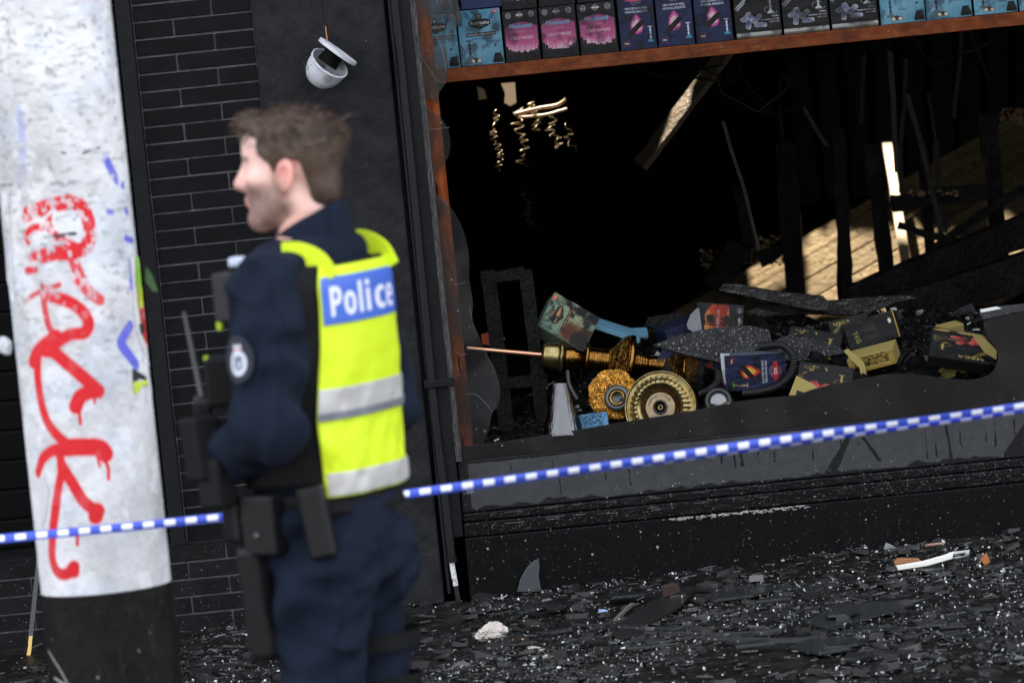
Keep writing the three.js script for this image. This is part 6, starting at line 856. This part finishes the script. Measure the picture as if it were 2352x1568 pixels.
  const cap = surfaceNet([-0.13, 1.58, -0.15], [0.13, 1.865, 0.15], 0.0036, hairF, hairCol);
  const strands = []; { const p = cap.attributes.position, nn = cap.attributes.normal, r = rng(301), pos = [], col = []; for (let k = 0; k < 5200; k++) { const i = (r() * p.count) | 0, P0 = V(p.getX(i), p.getY(i), p.getZ(i)), N = V(nn.getX(i), nn.getY(i), nn.getZ(i)), [a, b, c] = H(P0.x, P0.y, P0.z), L = (0.006 + 0.016 * sstep(0.0, 0.08, b)) * (0.5 + r()) * (r() < 0.012 ? 2 : 1), d = N.clone().multiplyScalar(0.55).add(V(rr(-0.4, 0.4, r), 0.1 - 0.4 * (b < 0.03), -0.55 + 0.5 * (c > 0.05) + rr(-0.4, 0.4, r))).normalize(), side = d.clone().cross(N).normalize().multiplyScalar(0.0009), q = P0.clone().addScaledVector(N, -0.003), m = q.clone().addScaledVector(d, L * 0.6).addScaledVector(N, -0.001), e = q.clone().addScaledVector(d, L).addScaledVector(V(0, -1, 0), L * 0.25), cc = hairCol(P0.x, P0.y, P0.z).map((v) => v * rr(0.8, 1.5, r)); const tri = [q.clone().add(side), q.clone().sub(side), m.clone().add(side), q.clone().sub(side), m.clone().sub(side), m.clone().add(side), m.clone().add(side), m.clone().sub(side), e]; for (const t of tri) { pos.push(t.x, t.y, t.z); col.push(...cc); } }
    const b = HO, tuft = [[-0.02, 0.066, -0.098], [0.0, 0.06, -0.104], [0.012, 0.07, -0.1], [-0.008, 0.075, -0.094]]; for (const t of tuft) for (let k = 0; k < 16; k++) { const X = t[0] + rr(-0.008, 0.008, r), Y = t[1] + rr(-0.008, 0.008, r), Z = t[2]; const q = V(X * hc + Z * hs + b[0], Y + b[1], -X * hs + Z * hc + b[2]), e = q.clone().add(V(rr(-0.006, 0.006, r), rr(-0.008, 0.012, r), -0.028 - 0.016 * r())), s = V(0, 0.0009, 0); for (const v of [q.clone().add(s), q.clone().sub(s), e]) { pos.push(v.x, v.y, v.z); col.push(0.07, 0.045, 0.03); } }
    const g = new THREE.BufferGeometry(); g.setAttribute('position', new THREE.Float32BufferAttribute(pos, 3)); g.setAttribute('color', new THREE.Float32BufferAttribute(col, 3)); g.computeVertexNormals(); strands.push(g); }
  part(who, 'hair', mergeGeometries([cap.toNonIndexed(), ...strands]), std({ vertexColors: true, roughness: 0.55, side: THREE.DoubleSide })).userData.label = 'short brown tousled hair';
  // --- clothes
  const weave = heightTex(128, 32, 61), navy = std({ color: lin(0.0055, 0.0098, 0.022), specularIntensity: 0.35, roughness: 0.88, bumpMap: rep(weave, 20), bumpScale: 0.001 }), black = std({ color: lin(0.005, 0.005, 0.0055), roughness: 0.7, specularIntensity: 0.4 }), rubber = std({ color: lin(0.006, 0.006, 0.0065), roughness: 0.42, specularIntensity: 0.5 });
  const fold = (x, y, z, k) => -0.013 * Math.pow(1 - Math.abs(2 * fbm(x * 8 + y * 3, y * 8 - z * 4, z * 8 + k, 2) - 1), 9) + (fbm(x * 11 + 3, y * 9, z * 11 + k, 4) - 0.5) * 0.042 + 0.005 * Math.sin(y * 60 + x * 30 + 6 * vnoise(x * 9, y * 9, z * 9));
  const sleeve = []; for (const s of [-1, 1]) sleeve.push(capsule(sh(s), el(s), 0.07, 0.066), capsule(el(s), wr(s), 0.064, 0.05));
  const jacketF = (x, y, z) => { let d = torsoD(x, Math.max(y, 0.9), z, 0.012); d = smax(d, 1.03 - y, 0.015); d = smax(d, y - 1.56, 0.02); for (const f of sleeve) d = smin(d, f(x, y, z), 0.035); d += fold(x, y, z, 5) * 0.6 + 0.0065 * sstep(0.17, 0.2, Math.abs(x)) * Math.sin(y * 46 + z * 30 + 7 * vnoise(x * 7, y * 7, z * 9)); const nk = Math.hypot(x, (z + 0.03)) - 0.058; return smax(d, -Math.max(nk, 1.5 - y), 0.01); };
  const jk = part(who, 'jacket', worldUV(surfaceNet([-0.38, 0.94, -0.22], [0.38, 1.62, 0.26], 0.0085, jacketF)), navy);
  const collar = new THREE.LatheGeometry([[0.086, -0.01], [0.08, 0.02], [0.072, 0.048], [0.068, 0.06], [0.064, 0.058], [0.067, 0.04], [0.072, 0]].map(([r, y]) => new THREE.Vector2(r, y)), 40); { const p = collar.attributes.position; for (let i = 0; i < p.count; i++) { const z = p.getZ(i), y = p.getY(i); p.setXYZ(i, p.getX(i) * 1.02, y + (-z) * 0.55 * (y / 0.08) - z * 0.1, z * 1.12); } collar.translate(0, 1.535, -0.026); collar.computeVertexNormals(); } part(jk, 'collar', worldUV(rough(collar, 0.004, 18, 6)), navy);
  const epa = (s) => rough(new RoundedBoxGeometry(0.052, 0.008, 0.1, 2, 0.003).rotateY(s * 0.2).rotateZ(-s * 0.35).translate(s * 0.15, 1.53, -0.0), 0.002, 20, 2);
  part(jk, 'epaulette', epa(1), black);
  const patchAt = (x, y, z, w, h, tex, name) => { const g = new THREE.CircleGeometry(0.5, 32); g.scale(w, h, 1); const p = g.attributes.position; for (let i = 0; i < p.count; i++) p.setZ(i, -Math.pow(p.getX(i) / 0.07, 2) * 0.028 + 0.004); g.computeVertexNormals(); const m = part(jk, name, g, tex); m.position.set(x, y, z); return m; };
  const crest = canTex(128, 160, (c, w, h) => { c.fillStyle = rgb(24, 30, 44); c.beginPath(); c.roundRect(0, 0, w, h, 40); c.fill(); c.fillStyle = rgb(214, 218, 226); c.beginPath(); c.ellipse(64, 92, 36, 44, 0, 0, 7); c.fill(); c.beginPath(); c.moveTo(44, 44); c.lineTo(52, 26); c.lineTo(64, 38); c.lineTo(76, 26); c.lineTo(84, 44); c.fill(); c.fillStyle = rgb(40, 54, 96); c.beginPath(); c.ellipse(64, 92, 22, 28, 0, 0, 7); c.fill(); c.fillStyle = rgb(220, 220, 224); for (const [x, y] of [[64, 72], [64, 108], [52, 90], [76, 90], [70, 98]]) { c.beginPath(); c.arc(x, y, 6, 0, 7); c.fill(); } c.fillStyle = rgb(170, 60, 60); c.fillRect(48, 44, 32, 6); });
  const pt1 = patchAt(0.296, 1.345, 0.006, 0.075, 0.095, std({ map: crest, roughness: 0.7 }), 'sleeve_badge'); pt1.rotation.set(-0.06, Math.PI / 2 - 0.25, 0.0, 'YXZ');
  const trousersF = (x, y, z) => { let d = torsoD(x, clamp(y, 0.84, 1.0), z, 0.012); d = smax(d, y - 1.03, 0.01); d = smax(d, 0.84 - y, 0.06); for (const s of [-1, 1]) { d = smin(d, capsule([s * 0.082, 0.9, -0.008], [s * 0.098, 0.52, 0.005], 0.104, 0.08)(x, y, z), 0.03); d = smin(d, capsule([s * 0.098, 0.52, 0.005], [s * 0.112, 0.12, -0.03], 0.08, 0.07)(x, y, z), 0.03); } d += fold(x, y * 1.2, z, 9) * 0.8 + 0.008 * Math.sin((y * 30 + x * 18 + z * 26) + 4 * vnoise(x * 6, y * 6, z * 6)); return smax(d, 0.1 - y, 0.01); };
  const tr = part(who, 'trousers', worldUV(surfaceNet([-0.27, 0.06, -0.24], [0.27, 1.06, 0.22], 0.0095, trousersF)), navy);
  for (const s of [-1, 1]) { const b = surfaceNet([s * 0.12 - 0.1, -0.01, -0.15], [s * 0.12 + 0.1, 0.24, 0.24], 0.008, (x, y, z) => { let d = capsule([s * 0.112, 0.2, -0.03], [s * 0.112, 0.06, -0.03], 0.058, 0.05)(x, y, z); d = smin(d, capsule([s * 0.112, 0.05, -0.04], [s * 0.13, 0.045, 0.14], 0.05, 0.046)(x, y, z), 0.03); return smax(d, 0.002 - y, 0.008); }); part(who, 'boot', worldUV(b), rubber); }
  part(tr, 'leg_strap', rough(new THREE.CylinderGeometry(0.1, 0.094, 0.05, 32, 2, true).translate(-0.1, 0.62, -0.01), 0.004, 18, 3), std({ color: lin(0.004, 0.004, 0.0045), specularIntensity: 0.4, roughness: 0.7, side: THREE.DoubleSide })); part(tr, 'leg_strap', rough(new THREE.CylinderGeometry(0.105, 0.102, 0.035, 32, 2, true).translate(-0.098, 0.72, -0.012), 0.004, 18, 5), std({ color: lin(0.004, 0.004, 0.0045), specularIntensity: 0.4, roughness: 0.7, side: THREE.DoubleSide }));
  // --- vests, laid as shells over the torso
  const shellPatch = (th0, th1, y0, y1, off, nu = 40, nv = 40, thick = 0.006) => { const pos = [], uv = [], idx = []; for (const side of [0, 1]) for (let j = 0; j <= nv; j++) for (let i = 0; i <= nu; i++) { const u = i / nu, v = j / nv, y = typeof y0 === 'function' ? mix(y0(u), y1(u), v) : mix(y0, y1, v), t0 = typeof th0 === 'function' ? th0(y) : th0, t1 = typeof th1 === 'function' ? th1(y) : th1, th = mix(t0, t1, u), w = (fbm(u * 5 + 2, y * 13, 3, 3) - 0.5) * 0.03 * sstep(1.45, 1.1, y), q = surf(th, y, off + w + (side ? 0 : thick)); pos.push(...q); uv.push(1 - u, v); }
    const N = (nu + 1) * (nv + 1); for (const side of [0, 1]) for (let j = 0; j < nv; j++) for (let i = 0; i < nu; i++) { const q = side * N + j * (nu + 1) + i, a = [q, q + 1, q + nu + 1, q + 1, q + nu + 2, q + nu + 1]; idx.push(...(side ? a : a.slice().reverse())); } const rim = (a, b) => idx.push(a, b, a + N, b, b + N, a + N); for (let i = 0; i < nu; i++) { rim(i, i + 1); rim(nv * (nu + 1) + i + 1, nv * (nu + 1) + i); } for (let j = 0; j < nv; j++) { rim((j + 1) * (nu + 1), j * (nu + 1)); rim(j * (nu + 1) + nu, (j + 1) * (nu + 1) + nu); }
    const g = new THREE.BufferGeometry(); g.setAttribute('position', new THREE.Float32BufferAttribute(pos, 3)); g.setAttribute('uv', new THREE.Float32BufferAttribute(uv, 2)); g.setIndex(idx); g.computeVertexNormals(); return g; };
  const D2 = { side: THREE.DoubleSide };
  const stab = part(who, 'stab_vest', shellPatch((y) => -Math.PI * mix(1, 0.36, sstep(1.3, 1.42, y)), (y) => Math.PI * mix(1, 0.36, sstep(1.3, 1.42, y)), 1.07, 1.51, 0.016, 72, 40, 0.014), std({ color: lin(0.005, 0.005, 0.0055), specularIntensity: 0.4, roughness: 0.8, ...D2 }));
  const edge = (y) => mix(1.0, 0.84, sstep(1.18, 1.36, y)) * mix(1, 0.94, sstep(1.3, 1.45, y)), yel = lin(0.62, 0.86, 0.0);
  const hv = part(who, 'high_visibility_vest', shellPatch((y) => -edge(y), (y) => edge(y), 1.043, 1.505, 0.031, 48, 60, 0.005), std({ color: lin(0.66, 0.84, 0.01), roughness: 0.62, ...D2 })); hv.userData.label = 'fluorescent yellow vest back';
  const silver = std({ color: lin(0.52, 0.51, 0.49), roughness: 0.45, metalness: 0.1, ...D2 });
  part(hv, 'reflective_band', shellPatch((y) => -edge(y) * 0.99, (y) => edge(y) * 0.99, 1.2, 1.262, 0.0375, 48, 8, 0.002), silver); part(hv, 'dark_stripe', shellPatch((y) => -edge(y) * 0.985, (y) => edge(y) * 0.985, 1.199, 1.215, 0.0405, 48, 4, 0.001), std({ color: lin(0.16, 0.17, 0.2), roughness: 0.5, ...D2 }));
  part(hv, 'reflective_band', shellPatch((y) => -edge(y) * 0.95, (y) => edge(y) * 0.95, 1.046, 1.092, 0.0375, 48, 8, 0.002), silver);
  const pol = canTex(512, 192, (c, w, h) => { c.fillStyle = rgb(66, 104, 200); c.fillRect(0, 0, w, h); c.fillStyle = rgb(232, 234, 240); c.font = 'bold 168px sans-serif'; c.textAlign = 'center'; c.textBaseline = 'middle'; c.fillText('Police', w / 2, h / 2 + 6, 440); });
  const pm = part(hv, 'printed_panel', shellPatch(-0.47, 0.76, 1.39, 1.485, 0.0375, 40, 16, 0.002), std({ map: pol, roughness: 0.5, ...D2 })); pm.userData.label = 'blue panel lettered Police in white';
  const strap = (s) => { const pts = [V(s * 0.13, 1.48, -0.128), V(s * 0.132, 1.517, -0.108), V(s * 0.136, 1.538, -0.07), V(s * 0.138, 1.542, -0.03)], c = new THREE.CatmullRomCurve3(pts); const shp = new THREE.Shape([[-0.004, -0.02], [0.004, -0.02], [0.004, 0.02], [-0.004, 0.02]].map((p) => new THREE.Vector2(...p))); return new THREE.ExtrudeGeometry(shp, { steps: 30, extrudePath: c, bevelEnabled: false }); };
  for (const s of [-1, 1]) part(hv, 'shoulder_strap', strap(s), hv.material);
  // --- belt and kit
  const belt = part(who, 'duty_belt', shellPatch(-Math.PI, Math.PI, 1.005, 1.052, 0.02, 72, 4, 0.008), black);
  const box = (parent, name, w, h, d, pos, rot, mat = rubber, r = 0.01) => { const m = part(parent, name, worldUV(rough(new RoundedBoxGeometry(w, h, d, 4, r), 0.003, 16, R() * 20)), mat); m.position.set(...pos); m.rotation.set(...rot, 'YXZ'); return m; };
  const b1 = box(belt, 'pouch', 0.085, 0.125, 0.05, [0.185, 1.0, 0.05], [0, Math.PI / 2 - 0.2, 0]); const stud = new THREE.SphereGeometry(0.007, 12, 8); stud.scale(1, 1, 0.5); stud.translate(0, -0.02, 0.027); part(b1, 'press_stud', stud, std({ color: lin(0.1, 0.1, 0.1), metalness: 0.7, roughness: 0.3 }));
  box(belt, 'baton_holder', 0.055, 0.15, 0.045, [0.18, 1.0, -0.07], [0.0, Math.PI / 2 + 0.3, 0.12]); box(belt, 'pouch', 0.07, 0.09, 0.045, [0.16, 1.01, 0.125], [0, 0.9, 0]); box(belt, 'pouch', 0.07, 0.1, 0.045, [-0.185, 1.01, 0.03], [0, -1.5, 0]);
  const hol = box(belt, 'holster', 0.06, 0.24, 0.05, [0.17, 0.84, 0.09], [0.05, 1.2, 0], rubber, 0.018); part(hol, 'grip', rough(new RoundedBoxGeometry(0.035, 0.09, 0.04, 3, 0.012).rotateZ(0.3).translate(0.02, 0.14, 0), 0.002, 20, 3), black);
  box(stab, 'chest_pouch', 0.1, 0.12, 0.06, [0.11, 1.15, 0.18], [0, 0.5, 0], black); box(stab, 'chest_pouch', 0.09, 0.1, 0.06, [0.12, 1.29, 0.155], [0, 0.5, 0], black); box(stab, 'chest_pouch', 0.1, 0.12, 0.06, [0.01, 1.15, 0.175], [0, 0, 0], black); box(stab, 'chest_pouch', 0.08, 0.09, 0.05, [0.13, 1.09, 0.175], [0, 0.7, 0], black);
  const rad = box(stab, 'radio', 0.06, 0.12, 0.04, [0.13, 1.2, 0.195], [0, 0.5, -0.1], rubber); const an = cyl(V(0.0, 0.06, 0.0), V(-0.075, 0.225, 0.02), 0.0065, 0.004, 10); part(rad, 'aerial', an, std({ color: lin(0.05, 0.05, 0.05), roughness: 0.5 }));
  const clip = (pos, c, s, n = 'strap_clip') => { const m = part(stab, n, rough(new RoundedBoxGeometry(s[0], s[1], s[2], 2, 0.006), 0.001, 20, 2), std({ color: c, roughness: 0.6 })); m.position.set(...pos); return m; };
  clip([0.15, 1.53, 0.06], lin(0.5, 0.55, 0.7), [0.03, 0.02, 0.05], 'shoulder_badge'); clip([0.165, 1.5, 0.03], lin(0.5, 0.55, 0.68), [0.024, 0.014, 0.06], 'shoulder_badge'); clip([0.15, 1.41, 0.125], lin(0.45, 0.62, 0.02), [0.016, 0.036, 0.012], 'lime_tab'); clip([0.15, 1.335, 0.165], lin(0.4, 0.55, 0.02), [0.012, 0.02, 0.01], 'lime_tab');
  box(stab, 'chest_pouch', 0.085, 0.13, 0.06, [0.185, 1.16, 0.175], [0, 0.9, 0.1], black); box(stab, 'chest_pouch', 0.07, 0.1, 0.05, [0.2, 1.09, 0.14], [0, 1.2, 0], black); clip([0.13, 1.46, 0.105], lin(0.008, 0.008, 0.009), [0.06, 0.1, 0.05], 'shoulder_microphone');
  const watch = new THREE.TorusGeometry(0.034, 0.008, 10, 28); { const a = V(...el(1)), b = V(...wr(1)); watch.applyQuaternion(new THREE.Quaternion().setFromUnitVectors(V(0, 0, 1), b.clone().sub(a).normalize())); watch.translate(b.x, b.y, b.z); } part(who, 'wrist_watch', watch, std({ color: lin(0.3, 0.27, 0.22), metalness: 0.6, roughness: 0.35 }));
}

renderer.render(scene, camera);
